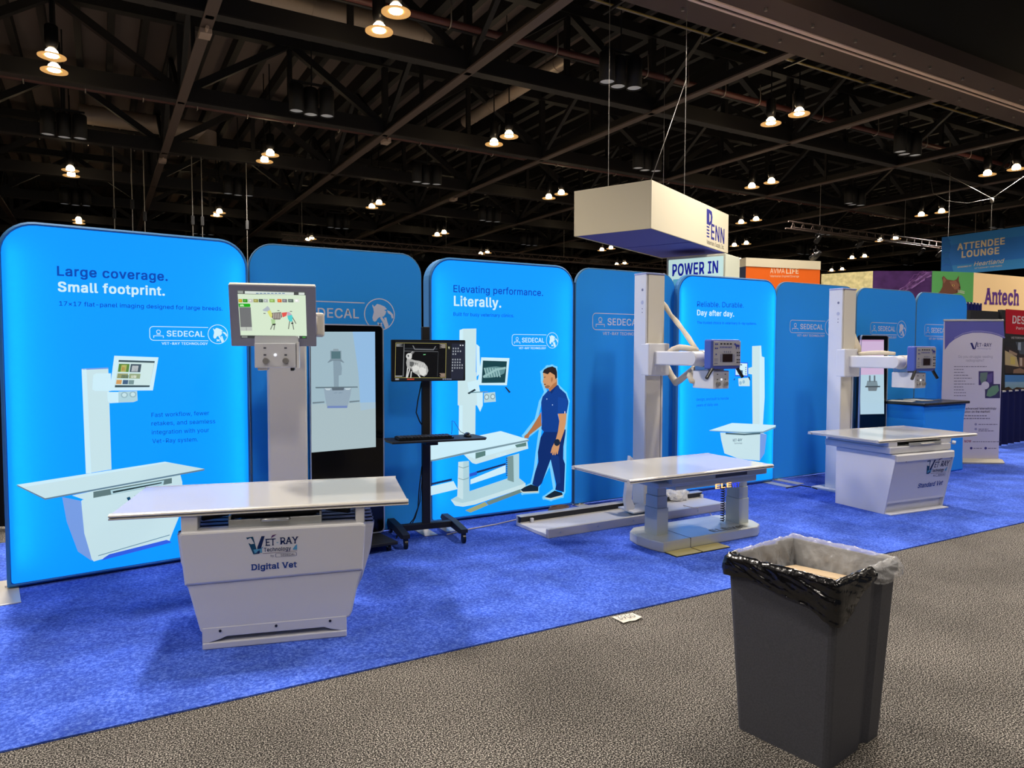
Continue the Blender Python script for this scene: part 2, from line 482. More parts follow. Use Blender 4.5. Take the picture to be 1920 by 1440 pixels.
    [91,[82,152,82,131,3,131,3,152],[26,188,50,188,50,39,51,30,54,25,60,21,74,20,81,21,85,1,77,-1,67,-2,50,1,37,9,29,21,26,37]],
    [164,[73,-2,59,0,46,4,36,12,28,23,23,38,21,56,21,152,45,152,45,58,48,42,55,30,66,23,80,20,90,21,100,25,107,31,113,39,117,49,118,61,118,152,143,152,143,0,119,0,119,37,123,37,114,19,103,7,89,0]],
    [156,[65,0,7,152,34,152,75,35,82,8,74,8,81,35,122,152,149,152,91,0]],
    [227,[55,0,9,152,35,152,53,85,62,55,70,17,66,17,74,54,82,85,101,152,127,152,153,54,161,17,157,17,165,54,173,85,192,152,218,152,172,0,147,0,116,112,111,135,116,135,111,112,79,0]],
    [151,[8,0,69,87,68,68,11,152,40,152,72,101,83,82,70,82,93,122,113,152,141,152,83,67,83,86,143,0,115,0,92,34,69,73,82,73,59,34,37,0]],
    [156,[19,-55,25,-34,29,-35,42,-36,52,-30,60,-14,65,-1,7,152,34,152,75,35,82,8,73,8,81,35,122,152,149,152,82,-23,71,-43,56,-54,37,-58,26,-57]],
    [152,[17,0,17,18,102,128,19,129,19,152,133,152,133,132,50,24,135,23,135,0]],
    [181,[91,-3,70,0,52,10,38,25,28,45,24,58,21,71,19,102,21,132,24,146,28,158,38,179,52,194,70,203,91,206,112,203,129,194,143,179,154,158,160,132,162,117,162,86,160,71,154,45,143,25,129,10,112,0],[91,20,104,22,116,29,125,41,132,57,136,78,138,102,136,126,132,146,125,162,116,174,104,181,91,184,77,181,65,174,56,162,49,146,45,126,44,102,45,78,49,57,56,41,65,29,77,22]],
    [181,[31,0,31,22,156,22,156,0],[110,203,110,0,85,0,85,179,34,143,34,171,79,203]],
    [181,[26,0,26,19,94,91,113,113,124,131,128,149,127,159,123,167,117,174,109,180,89,184,78,183,69,179,61,173,56,165,52,156,51,145,26,145,28,162,34,177,44,189,57,198,73,204,90,206,107,204,122,199,135,190,144,178,150,164,152,149,148,127,134,103,107,72,61,24,156,23,156,0]],
    [181,[87,-3,69,-1,53,4,39,12,28,23,21,37,17,53,44,53,46,43,51,35,57,28,66,24,87,20,110,24,119,30,126,37,130,47,132,58,130,69,126,78,120,87,110,93,97,98,80,99,63,99,63,120,115,179,115,181,28,181,28,203,149,203,149,184,85,111,85,116,105,115,123,110,138,101,148,89,155,74,157,58,155,41,148,26,137,14,123,5,107,-1]],
    [181,[16,42,16,63,99,203,124,203,43,66,165,65,165,42],[113,0,113,127,137,127,137,0]],
    [181,[88,-3,71,-1,56,4,43,13,33,24,27,37,24,52,49,52,51,43,55,36,69,24,88,20,100,21,110,26,119,33,126,42,130,53,131,65,130,77,125,88,119,98,110,105,99,109,87,111,67,107,51,98,27,101,38,203,147,203,147,181,60,181,54,121,71,130,92,133,105,132,118,128,129,122,138,114,146,104,152,92,155,79,156,65,154,47,148,30,137,17,123,6,107,-1]],
    [181,[91,-3,73,-1,57,6,44,16,34,30,28,46,25,65,27,80,32,96,55,136,101,203,129,203,60,104,58,104,66,115,78,123,94,126,111,124,126,118,139,108,148,96,154,81,156,63,153,45,147,29,137,16,124,6,108,-1],[91,19,102,21,111,25,120,32,126,41,130,51,131,63,130,75,126,85,120,94,111,101,102,105,91,106,79,105,70,101,61,94,55,86,51,75,50,63,51,51,55,41,61,32,70,25,79,21]],
    [181,[39,0,129,179,129,181,25,181,25,203,156,203,156,179,66,0]],
    [181,[91,-3,71,-1,54,5,40,13,30,25,23,38,21,54,22,67,26,78,32,88,40,96,50,102,61,106,48,113,37,123,30,137,28,152,30,167,36,180,46,191,58,199,73,204,91,206,107,204,122,199,135,191,145,180,151,167,153,152,150,137,144,123,133,113,120,107,131,102,140,96,149,88,155,78,159,67,160,54,158,38,151,25,141,13,127,5,110,-1],[91,20,103,21,114,24,123,29,129,37,133,45,135,55,133,66,129,75,122,83,113,89,102,93,91,94,78,93,68,89,59,83,52,75,48,66,46,55,48,45,52,37,58,29,67,24,78,21],[91,116,110,120,117,125,123,132,126,141,128,150,127,160,123,168,117,175,110,180,91,184,71,180,63,175,58,168,54,160,53,150,54,141,58,132,64,125,71,120]],
    [181,[90,206,108,204,124,198,137,187,147,174,153,157,156,139,154,124,149,108,126,67,80,0,52,0,121,99,123,99,115,88,103,81,87,78,70,80,55,86,42,95,33,108,27,123,25,141,28,159,34,175,44,188,57,198,73,204],[90,184,79,183,61,172,55,163,51,152,50,141,51,129,55,118,61,109,70,103,79,99,90,97,102,99,111,103,120,109,126,118,130,128,131,140,130,152,126,163,120,172,112,178,102,183]],
    [75,[38,-2,31,0,25,4,21,9,20,16,21,23,25,29,31,33,38,35,45,33,51,29,55,23,56,16,55,9,51,4,45,0]],
    [75,[15,-48,27,28,55,28,34,-48]],
    [181,[135,98,135,75,46,75,46,98]],
    [78,[27,64,25,203,53,203,51,64],[39,-2,32,0,26,4,22,9,21,16,22,23,26,29,32,33,39,35,46,33,52,29,56,23,57,16,56,9,52,4,46,0]],
    [143,[53,61,57,92,61,101,67,108,83,119,99,134,103,143,105,153,103,162,100,170,88,181,71,185,55,181,42,170,38,162,37,151,11,151,13,167,20,181,29,192,41,200,55,205,71,206,88,205,102,199,114,191,122,180,128,167,130,153,128,137,122,124,114,114,102,104,88,94,80,82,77,61],[66,-2,58,0,53,4,49,9,47,16,49,23,53,29,58,33,66,35,73,33,78,29,82,23,84,16,82,9,78,4,73,0]],
    [181,[139,15,27,128,42,144,155,31],[42,15,27,31,139,144,155,128]],
]
GLYPH = {}
for letter, row in zip(LETTERS, OUTLINES):
    GLYPH[letter] = (row[0] / 279.2, [[(c[i] / 279.2, c[i + 1] / 279.2) for i in range(0, len(c), 2)] for c in row[1:]])

_T = {}


def area2(c):
    return sum(c[i - 1][0] * c[i][1] - c[i][0] * c[i - 1][1] for i in range(len(c)))


def inside(p, c):
    r = False
    for i in range(len(c)):
        (xa, ya), (xb, yb) = c[i - 1], c[i]
        if (ya > p[1]) != (yb > p[1]) and p[0] < (xb - xa) * (p[1] - ya) / (yb - ya) + xa:
            r = not r
    return r


def text_geo(s, bold=0.0, serif=False):
    """Filled letter shapes of a word: points, faces, and the leftmost and rightmost x."""
    k = (s, bold, serif)
    if k in _T:
        return _T[k]
    vs, fs = [], []
    x = 0.0
    for ch in s:
        adv, cons = GLYPH.get(ch, (.28, []))
        if cons:
            big = max(cons, key=lambda c: abs(area2(c)))
            sgn = area2(big)
            depth = 0
            for c in [c for c in cons if area2(c) * sgn > 0]:
                holes = [h for h in cons if area2(h) * sgn < 0 and inside(h[0], c)]
                loops = [[Vector((p[0] + x, p[1], 0)) for p in q] for q in [c] + holes]
                n0 = len(vs)
                vs += [(p.x, p.y, depth) for q in loops for p in q]
                depth += 1
                for tri in tessellate_polygon(loops):
                    a, b, d = [vs[n0 + t] for t in tri]
                    cw = (b[0] - a[0]) * (d[1] - a[1]) - (b[1] - a[1]) * (d[0] - a[0]) < 0
                    fs.append([n0 + t for t in (tri[::-1] if cw else tri)])
        x += adv + max(0, bold) * 1.6
    if serif:
        cnt = {}
        for f in fs:
            for i in range(len(f)):
                e = tuple(sorted((f[i], f[(i + 1) % len(f)])))
                cnt[e] = cnt.get(e, 0) + 1
        bars = []
        for (a, b), n in cnt.items():
            if n != 1:
                continue
            (xa, ya), (xb, yb) = vs[a][:2], vs[b][:2]
            if abs(ya - yb) < 1e-3 and abs(xa - xb) > 0.05:
                for lev, up in ((0.0, 1), (0.727, -1), (0.546, -1), (0.757, -1)):
                    if abs(ya - lev) < 0.02:
                        bars.append((min(xa, xb) - 0.06, max(xa, xb) + 0.06, ya, ya + up * 0.055))
        for x0, x1, y0, y1 in bars:
            k0 = len(vs)
            vs += [(x0, y0, 4), (x1, y0, 4), (x1 - 0.02, y1, 4), (x0 + 0.02, y1, 4)]
            fs.append([k0, k0 + 1, k0 + 2, k0 + 3])
    if bold > 0:     # heavier strokes: the same outlines struck again a little aside
        v0, f0, n0 = list(vs), list(fs), len(vs)
        for k_, (dx, dy) in enumerate(((-1, -.7), (-1, .7), (1, -.7), (1, .7))):
            vs += [(x_ + dx * bold, y_ + dy * bold, z_ + 5 * (k_ + 1)) for x_, y_, z_ in v0]
            fs += [[i_ + n0 * (k_ + 1) for i_ in f_] for f_ in f0]
    xs = [v[0] for v in vs] or [0, 1]
    _T[k] = (vs, fs, min(xs), max(xs))
    return _T[k]


class Sheet:
    """A flat print surface in a thing's own space: u to the right, v up, out of the surface towards -y.
    Points can be given in metres on the sheet or be read off the photograph onto its plane."""
    EPS = 0.0007

    def __init__(self, world, local=None):
        self.L = local if local is not None else Matrix.Identity(4)
        self.W = world @ self.L
        self.I = self.W.inverted()

    def uv(self, x, y):
        o = self.I @ EYE
        d = self.I.to_3x3() @ ray(x, y)
        p = o + d * (-o.y / d.y)
        return (p.x, p.z)

    def poly(self, mb, pts, m, layer=1, px=True):
        q = [self.uv(*p) for p in pts] if px else pts
        e = -self.EPS * layer
        area = sum(q[i][0] * q[(i + 1) % len(q)][1] - q[(i + 1) % len(q)][0] * q[i][1] for i in range(len(q)))
        if area < 0:
            q = q[::-1]
        mb.add([self.L @ Vector((u, e, v)) for u, v in q], [list(range(len(q)))], m)

    def rect(self, mb, x0, y0, x1, y1, m, layer=1, px=True):
        self.poly(mb, [(x0, y0), (x1, y0), (x1, y1), (x0, y1)], m, layer, px)

    def disc(self, mb, c, rx, m, layer=1, ry=None, n=20, px=False, inner=None):
        ry = rx if ry is None else ry
        pts = [(c[0] + rx * math.cos(2 * math.pi * i / n), c[1] + ry * math.sin(2 * math.pi * i / n)) for i in range(n)]
        if inner is None:
            return self.poly(mb, pts, m, layer, px)
        q = [(c[0] + (p[0] - c[0]) * inner, c[1] + (p[1] - c[1]) * inner) for p in pts]
        self.ring(mb, pts, q, m, layer, px)

    def ring(self, mb, outer, inner, m, layer=1, px=False):
        a = [self.uv(*p) for p in outer] if px else outer
        b = [self.uv(*p) for p in inner] if px else inner
        n = len(a)
        e = -self.EPS * layer
        mb.add([self.L @ Vector((u, e, v)) for u, v in a + b], [[i, (i + 1) % n, n + (i + 1) % n, n + i] for i in range(n)], m)

    def line(self, mb, pts, wd, m, layer=1, px=True):
        q = [Vector(self.uv(*p)) for p in pts] if px else [Vector(p) for p in pts]
        for a, b in zip(q, q[1:]):
            d = (b - a).normalized() * (wd / 2)
            n = Vector((-d.y, d.x))
            self.poly(mb, [tuple(a + n - d), tuple(a - n - d), tuple(b - n + d), tuple(b + n + d)], m, layer, False)

    def text_uv(self, mb, s, u0, v0, width, cap, m, bold=0.0, layer=2, serif=False, rise=0.0, slant=0.0):
        vs, fs, x0, x1 = text_geo(s, bold, serif)
        sx = width / (x1 - x0)
        sy = cap / 0.727
        e = -self.EPS * layer
        mb.add([self.L @ Vector((u0 + (x - x0) * sx + slant * y * sy, e - z * 2.5e-5, v0 + y * sy + rise * (x - x0) / (x1 - x0))) for x, y, z in vs], fs, m)

    def text(self, mb, s, left, right, cap_px, m, bold=0.0, layer=2, serif=False, slant=0.0):
        """Lettering whose baseline runs from one photo pixel to another."""
        a, b = self.uv(*left), self.uv(*right)
        h = self.uv(left[0], left[1] - cap_px)[1] - a[1]
        self.text_uv(mb, s, a[0], a[1], b[0] - a[0], h, m, bold, layer, serif, b[1] - a[1], slant)


HORSE = [[(-.49, .55), (-.44, .61), (-.36, .47), (-.23, .59), (-.16, .66), (.04, .62), (.34, .51), (.49, .35), (.3, .27), (.45, .21), (.38, .02), (.26, -.13), (0, -.17), (-.13, -.26), (-.23, -.43), (-.34, -.47), (-.44, -.39), (-.47, -.2), (-.38, .14), (-.41, .36)],
         [(.49, .29), (.71, .21), (.9, .02), (.93, -.2), (.82, -.24), (.75, -.02), (.56, .1)],
         [(.02, -.2), (.15, -.13), (.34, -.39), (.3, -.2), (.45, -.18), (.49, -.39), (.6, -.69), (.49, -.84), (.38, -.9), (.23, -.54)]]


def maker_logo(sh, mb, u0, v0, W, H, m, layer=2, disc=True):
    """Rounded name box with a small figure, the name, a round horse badge at its end, and the line under it."""
    t = H * 0.045
    o = round_rect(u0, u0 + W, v0, v0 + H, H * .25, 5)
    i = round_rect(u0 + t, u0 + W - t, v0 + t, v0 + H - t, H * .22, 5)
    if disc:
        o = [(min(p[0], u0 + W), p[1]) for p in o]
        a = [(u0 + W, v0), (u0 + H * .25, v0)] + [(u0 + H * .25 - H * .25 * math.sin(R(k * 18)), v0 + H * .25 - H * .25 * math.cos(R(k * 18))) for k in range(6)]
        b = [(u0 + H * .25 - H * .25 * math.cos(R(k * 18)), v0 + H * .75 + H * .25 * math.sin(R(k * 18))) for k in range(6)] + [(u0 + W, v0 + H)]
        sh.line(mb, a + b, t, m, layer, False)
    else:
        sh.ring(mb, o, i, m, layer)
    k = W / 4.0
    fx = u0 + k * .58
    sh.disc(mb, (fx, v0 + H * .62), k * .15, m, layer, ry=H * .15, inner=.72)
    sh.rect(mb, fx - k * .13, v0 + H * .42, fx + k * .13, v0 + H * .46, m, layer, False)
    sh.line(mb, [(fx - k * .32, v0 + H * .2), (fx - k * .32, v0 + H * .33), (fx + k * .32, v0 + H * .33), (fx + k * .32, v0 + H * .2)], t, m, layer, False)
    sh.text_uv(mb, 'SEDECAL', u0 + k * 1.13, v0 + H * .3, k * 2.62, H * .41, m, .018, layer)
    sh.text_uv(mb, 'VET-RAY TECHNOLOGY', u0 + k * .78, v0 - H * .31, k * 3.2, H * .18, m, .018, layer)
    if disc:
        rx, ry = k * .74, H * .74
        c = (u0 + k * 4.73, v0 + H * .5)
        sh.disc(mb, c, rx, m, layer, ry=ry, n=32, inner=.94)
        for p in HORSE:
            sh.poly(mb, [(c[0] + x * rx * .98, c[1] + y * ry * .98) for x, y in p], m, layer, False)
        for s in (-1, 1):
            sh.line(mb, [(c[0] - rx * .1, c[1] - ry * (.62 + s * .07)), (c[0] + rx * .12, c[1] - ry * (.62 - s * .07))], ry * .09, m, layer, False)


def vet_logo(sh, mb, u0, v0, W, H, layer=1, italic=0.0, plain=False):
    """The table maker's mark: a big V holding a horse head, the rest of the word, and a second line."""
    navy, teal, sky, plum = ink((22, 44, 92)), ink((20, 74, 108)), ink((88, 160, 200)), ink((96, 60, 110))
    X = lambda x, y: (u0 + W * x + italic * H * y, v0 + H * y)
    P = lambda pts, m, l=layer: sh.poly(mb, [X(*p) for p in pts], m, l, False)
    P([(0, .97), (.02, .86), (.08, .94), (.1, .9), (.12, .78), (.15, .6), (.09, .58), (.04, .66), (.13, .0), (.2, 0), (.19, .3), (.13, 1)], teal)
    P([(.2, 0), (.25, .02), (.35, 1), (.29, 1), (.21, .4)], navy)
    P([(.13, .26), (.3, .3), (.33, .42), (.29, .36), (.3, .06), (.26, .05), (.25, .22), (.16, .04)], sky, layer + 1)
    sh.text_uv(mb, 'ET', u0 + W * .36 + italic * H * .45, v0 + H * .44, W * .2, H * .38, navy, .02, layer, serif=not plain, rise=H * .0, slant=italic)
    P([(.575, .56), (.61, .56), (.61, .6), (.575, .6)], sky)
    sh.text_uv(mb, 'RAY', u0 + W * .64 + italic * H * .45, v0 + H * .47, W * .36, H * .38, navy, .02, layer, serif=not plain, slant=italic)
    P([(.47, .85), (.56, 1.02), (.58, 1.06), (.5, 1.03), (.48, .95)], plum, layer + 1)
    sh.text_uv(mb, 'Technology', u0 + W * .33 + italic * H * .1, v0 + H * .1, W * .52, H * .22, navy, .018, layer, slant=italic)
    P([(.88, .12), (.97, .1), (.97, .42), (.93, .34)], sky)
    P([(.31, -.01), (.97, .03), (.97, .045), (.31, .01)], plum)
    g = ink((96, 104, 140))
    sh.text_uv(mb, 'by', u0 + W * .46 + italic * H * -.2, v0 - H * .21, W * .06, H * .12, g, .01, layer, slant=italic)
    sh.ring(mb, round_rect(u0 + W * .55, u0 + W * .96, v0 - H * .26, v0 - H * .04, H * .05, 3), round_rect(u0 + W * .56, u0 + W * .95, v0 - H * .245, v0 - H * .055, H * .04, 3), g, layer)
    sh.text_uv(mb, 'SEDECAL', u0 + W * .65, v0 - H * .21, W * .28, H * .12, g, .01, layer)

# ================================================================== the hall
def struct(name, mb, parent=None):
    o = mb.build(name, parent)
    if parent is None:
        o['kind'] = 'structure'
    return o


GREY_CARPET = carpet('grey_fleck_carpet', [(0.39, (20, 19, 19)), (0.47, (50, 47, 45)), (0.53, (90, 86, 81)), (0.61, (188, 181, 171))], 160, 0.0, (1.3, .2))
BLUE_CARPET = carpet('blue_cut_pile_carpet', [(0.3, (44, 70, 172)), (0.5, (68, 99, 203)), (0.72, (108, 138, 230))], 70, 0.7, (2.6, .32))

FX0, FX1, FY0, FY1 = -34.0, 78.0, -14.0, 64.0
m = MB()
m.box(FX0, FX1, FY0, FY1, -0.2, 0.0, GREY_CARPET)
struct('floor', m)

# roof: deck, close-set joists running away from the booth
ROOF_Z = 12.0
m = MB()
m.box(FX0, FX1, 12.2, FY1, ROOF_Z, ROOF_Z + .2, DECK)
struct('ceiling', m)
m = MB()
x = FX0 + .4
while x < FX1:
    m.box(x, x + .2, 12.2, FY1, ROOF_Z - .42, ROOF_Z, STEELDARK)
    x += .92
struct('trim_0', m)
m = MB()
m.box(FX0, FX1, FY0, 10.6, ROOF_Z, ROOF_Z + .2, mat('black_ceiling_paint', (46, 46, 44), 0.8))
struct('ceiling', m)

# the soffit of the folding-wall track
m = MB()
SOF = mat('soffit_taupe_paint', (80, 67, 63), 0.6, 0, 0.3)
SOFT = mat('track_aluminium', (240, 214, 196), 0.5, 0.0)
m.box(FX0, FX1, 10.45, 11.25, 8.95, 9.35, SOF)
m.box(FX0, FX1, 11.33, 12.15, 8.95, 9.35, SOF)
m.box(FX0, FX1, 10.6, 12.0, 9.3, 12.0, mat('black_fascia_paint', (40, 40, 37), 0.8))
struct('trim_1', m)
m = MB()
m.box(FX0, FX1, 11.14, 11.25, 8.92, 9.3, SOFT)
m.box(FX0, FX1, 11.33, 11.40, 8.92, 9.3, SOFT)
m.box(FX0, FX1, 11.25, 11.33, 8.99, 9.1, BLACK_MATT)
struct('trim_2', m)
m = MB()
for k in range(40):
    x = -6 + k * 1.55
    for y in (10.85, 11.75):
        m.cyl((x, y, 8.95), (x, y, 8.89), .035, WIRE, n=8)
struct('trim_3', m)

# far walls, dark
WALLD = mat('dark_wall_paint', (38, 34, 36), 0.9, 0, 0.1)
m = MB()
m.box(FX0, FX1, FY1, FY1 + .3, 0, 12.2, WALLD)
struct('wall_back', m)
m = MB()
m.box(FX1, FX1 + .3, FY0, FY1, 0, 12.2, WALLD)
struct('wall_right', m)
m = MB()
m.box(FX0 - .3, FX0, FY0, FY1, 0, 12.2, WALLD)
struct('wall_left', m)
# concrete pillar and a low pinkish partition beyond the booth, at the left edge
m = MB()
PIL = mat('pillar_plaster', (176, 160, 140), 0.85)
m.box(-4.6, -3.78, 23.2, 24.4, 0, 8.6, PIL, .03)
m.box(-4.75, -3.65, 23.05, 24.55, 8.35, 9.0, PIL, .02)
struct('pillar', m)
m = MB()
m.box(-7.5, -3.6, 31.8, 32.1, 0, 8.0, mat('pink_wall_paint', (170, 120, 108), 0.8))
struct('wall_partition', m)

# trusses: bottom chords away from the booth every 6.45 m, deeper ones across
CX = [2.3 + 6.45 * k for k in range(-3, 10)]
BY = [17.5 + 6.42 * k for k in range(0, 7)]
TN = 4


def member(mb, a, b, r, m_):
    a, b = Vector(a), Vector(b)
    d = (b - a)
    L = d.length
    q = d.to_track_quat('Z', 'Y').to_matrix().to_4x4()
    mb.box(-r, r, -r, r, 0, L, m_, M=Matrix.Translation(a) @ q)


for cx in CX:
    m = MB()
    m.box(cx - .13, cx + .13, 12.2, 60, 9.0, 9.05, CHORD)
    m.box(cx - .03, cx + .03, 12.2, 60, 9.05, 9.3, STEELDARK)
    m.box(cx - .13, cx + .13, 12.2, 60, 11.35, 11.55, STEELDARK)
    for by in BY[:5]:
        for s in (-1, 1):
            member(m, (cx, by, 9.15), (cx, by + s * 3.2, 11.4), .07, STEELDARK)
        member(m, (cx, by + 3.2, 9.15), (cx, by + 3.2, 11.4), .05, STEELDARK)
    struct('trim_%d' % TN, m)
    TN += 1
for by in BY:
    m = MB()
    m.box(CX[0], CX[-1], by - .16, by + .16, 9.06, 9.5, STEELDARK)
    m.box(CX[0], CX[-1], by - .17, by + .17, 9.03, 9.07, mat('roof_chord_dark', (36, 32, 31), 0.6))
    m.box(CX[0], CX[-1], by - .16, by + .16, 11.3, 11.6, STEELDARK)
    for cx in CX[:-1]:
        member(m, (cx, by, 9.3), (cx + 3.22, by, 11.4), .11, STEELDARK)
        member(m, (cx + 6.45, by, 9.3), (cx + 3.22, by, 11.4), .11, STEELDARK)
        member(m, (cx + 3.22, by, 9.3), (cx + 3.22, by, 11.4), .07, STEELDARK)
        member(m, (cx, by, 9.0), (cx, by, 11.6), .09, STEELDARK)
    struct('trim_%d' % TN, m)
    TN += 1

# pipe runs under the roof, with their hangers
PIPE = mat('pipe_dark_red', (84, 44, 40), 0.5)
HOOK = mat('galvanised_hanger', (170, 160, 150), 0.4, 0.6)
for k, (y, z) in enumerate(((26.2, 9.7), (32.8, 9.7), (16.65, 9.8))):
    t = thing('pipe_run', ('dark red pipe run slung on small hooks in the roof, %s') % (
        'the middle one', 'the farthest one', 'the nearest one')[k], 'pipe', (0, 0, 0))
    m = MB()
    m.cyl((-14, y, z), (60, y, z), .09, PIPE, n=10)
    m.cyl((-14, y + .35, z + .05), (60, y + .35, z + .05), .05, BLACK_MATT, n=8)
    m.build('pipe', t)
    h = MB()
    for i in range(44):
        x = -13 + i * 1.6
        h.tube([(x, y - .12, z + .5), (x, y - .14, z), (x, y - .08, z - .13), (x, y + .06, z - .14), (x, y + .13, z - .05)], .018, HOOK, 5)
    h.build('pipe_hook', t)['kind'] = 'stuff'

# two pale air ducts and an orange-lit one up in the trusses
DUCT = mat('galvanised_duct', (168, 152, 138), 0.45, 0.3)
for nm, a, b, r, lab in (
        ('air_duct', (3.6, 19.9, 10.9), (9.0, 19.9, 10.9), .28, 'pale round air duct between roof trusses above the second tall panel'),
        ('air_duct', (12.9, 18.6, 10.7), (12.9, 26, 10.7), .22, 'pale round air duct running away, over the cart monitor'),
        ('air_duct', (-.5, 33.4, 10.9), (4.2, 33.4, 10.9), .38, 'short pale air duct with an elbow near the left lamps')):
    m = MB()
    m.cyl(a, b, r, DUCT, n=14)
    for i in range(5):
        p = Vector(a).lerp(Vector(b), (i + .5) / 5)
        d = (Vector(b) - Vector(a)).normalized() * .03
        m.cyl(p - d, p + d, r * 1.06, DUCT, n=14)
    if lab.startswith('short'):
        m.cyl((4.2, 33.4, 10.9), (4.2, 33.4, 10.1), r, DUCT, n=14)
    t = thing(nm, lab, 'duct')
    m.build('duct_barrel', t)
    for f in (.2, .8):
        m = MB()
        p = Vector(a).lerp(Vector(b), f)
        m.cyl(p, (p.x, p.y, ROOF_Z), .012, WIRE, n=6)
        m.build('hanger', t)

# conduits beside the soffit, junction boxes on the chords, rigging wires
YEL = mat('yellow_conduit', (150, 128, 60), 0.5)
t = thing('conduit_bundle', 'bundle of thin yellowish and grey conduits running just behind the brown ceiling beam', 'conduit')
for k in range(5):
    m = MB()
    y, z = 13.0 + .22 * k, 9.7 + .1 * (k % 3)
    m.cyl((4, y, z), (60, y, z), .022, YEL if k % 2 else WIRE, n=6)
    m.build('conduit', t)
m = MB()
for i in range(17):
    m.box(4.2 + i * 3.2, 4.26 + i * 3.2, 12.9, 14.0, 9.6, 9.66, BLACK_MATT)
    for y in (12.92, 13.96):
        m.cyl((4.23 + i * 3.2, y, 9.66), (4.23 + i * 3.2, y, 12.0), .01, BLACK_MATT, n=5)
m.build('hanger', t)['kind'] = 'stuff'
JB = mat('junction_box_grey', (176, 156, 142), 0.5)
for (x, y), lab in (((2.3, 18.3), 'pale box on the roof chord above the tallest panel, nearer of two'), ((2.3, 31.3), 'pale box on the roof chord above the tallest panel, farther of two'),
                    ((8.95, 24.4), 'pale box where roof beams cross above the plain short panel'), ((15.2, 32.0), 'pale box on the roof chord over the standing man panel'),
                    ((21.65, 24.9), 'pale box on the roof chord just left of the cream sign')):
    t = thing('junction_box', lab, 'box', (x, y, 8.88))
    m = MB()
    m.box(-.13, .13, -.2, .2, 0, .12, JB, .01)
    m.build('housing', t)
    m = MB()
    m.cyl((0, -.2, .06), (0, -.42, .06), .04, JB, n=8)
    m.build('conduit_stub', t)
for px in (213, 247, 270, 360, 378, 462):
    p = on_y(px, 350, 30.34)
    t = thing('rigging_wire', 'thin vertical rigging wire hanging from the dark roof above the left panels', 'wire', (p.x, 30.34, 0), 0, 'rigging wires at the left')
    m = MB()
    m.cyl((0, 0, 4.2), (0, 0, 9.04), .018, WIRE, n=6)
    m.build('cable', t)
    m = MB()
    m.box(-.06, .06, -.06, .06, 6.4 + .4 * (px % 3), 6.75 + .4 * (px % 3), BLACK_MATT, .01)
    m.box(-.04, .04, -.04, .04, 4.15, 4.3, WIRE, .01)
    m.build('hoist_hook', t)

# ------------------------------------------------------------------ high-bay lamps (pairs) and dark downlight clusters
LAMP_GLOW = mat('lamp_glow', (255, 226, 180), 0.4, 0, 0.3, 30.0)
LAMP_DISH = mat('lamp_dish', (244, 186, 112), 0.35, 0.2, 0.5, 0.6)
LZ = 8.75


def lamp_light(par, k):
    L = bpy.data.lights.new('lamp_light', 'SPOT')
    L.energy = LAMP_W * k
    L.color = LAMP_RGB
    L.spot_size = R(150)
    L.spot_blend = .6
    L.shadow_soft_size = .28
    o = bpy.data.objects.new('lamp_light', L)
    COL.objects.link(o)
    o.parent = par
    o.location = (0, 0, -.09)


def make_lamp():
    t = thing('high_bay_lamp', 'lamp', 'lamp')
    m = MB()
    m.lathe([(0, .75), (.10, .75), (.15, .7), (.15, .32), (.12, .2), (.08, .165)], BLACK, 16)
    m.build('housing', t)
    m = MB()
    m.lathe([(.15, .03), (.31, -.015), (.31, -.035), (.15, .0)], LAMP_DISH, 28)
    m.build('reflector', t)
    m = MB()
    m.lathe([(0, .17), (.08, .165), (.13, .11), (.155, .03), (.14, -.02), (0, -.04)], LAMP_GLOW, 16)
    m.build('lens', t)
    m = MB()
    m.cyl((0, 0, .75), (0, 0, 12.0 - LZ), .02, BLACK, n=6)
    m.build('suspension_rod', t)
    return t


def make_cluster():
    t = thing('downlight_cluster', 'cluster', 'lamp')
    for i, (dx, dy) in enumerate(((-.45, 0), (0, .12), (.45, 0))):
        m = MB()
        m.lathe([(0, .78), (.17, .78), (.21, .74), (.21, 0), (.19, 0), (.19, .04)], mat('downlight_black', (9, 9, 10), 0.6), 18, (dx, dy, 0))
        g = m.build('can', t)
        m = MB()
        m.lathe([(.19, .03), (0, .045)], mat('unlit_lens_faint_glow', (205, 208, 212), 0.4, 0, 0.5, 0.12), 18, (dx, dy, 0))  # switched off; weak emission stands in for the light the disc reflects
        m.build('lens', g)
    m = MB()
    m.box(-.6, .6, -.03, .03, .84, .9, BLACK_MATT)
    m.cyl((0, 0, .9), (0, 0, 12.2 - LZ), .02, BLACK_MATT, n=6)
    for dx in (-.45, 0, .45):
        m.cyl((dx, 0 if dx else .08, .78), (dx, 0, .88), .02, BLACK_MATT, n=6)
    m.build('mounting_bar', t)
    return t


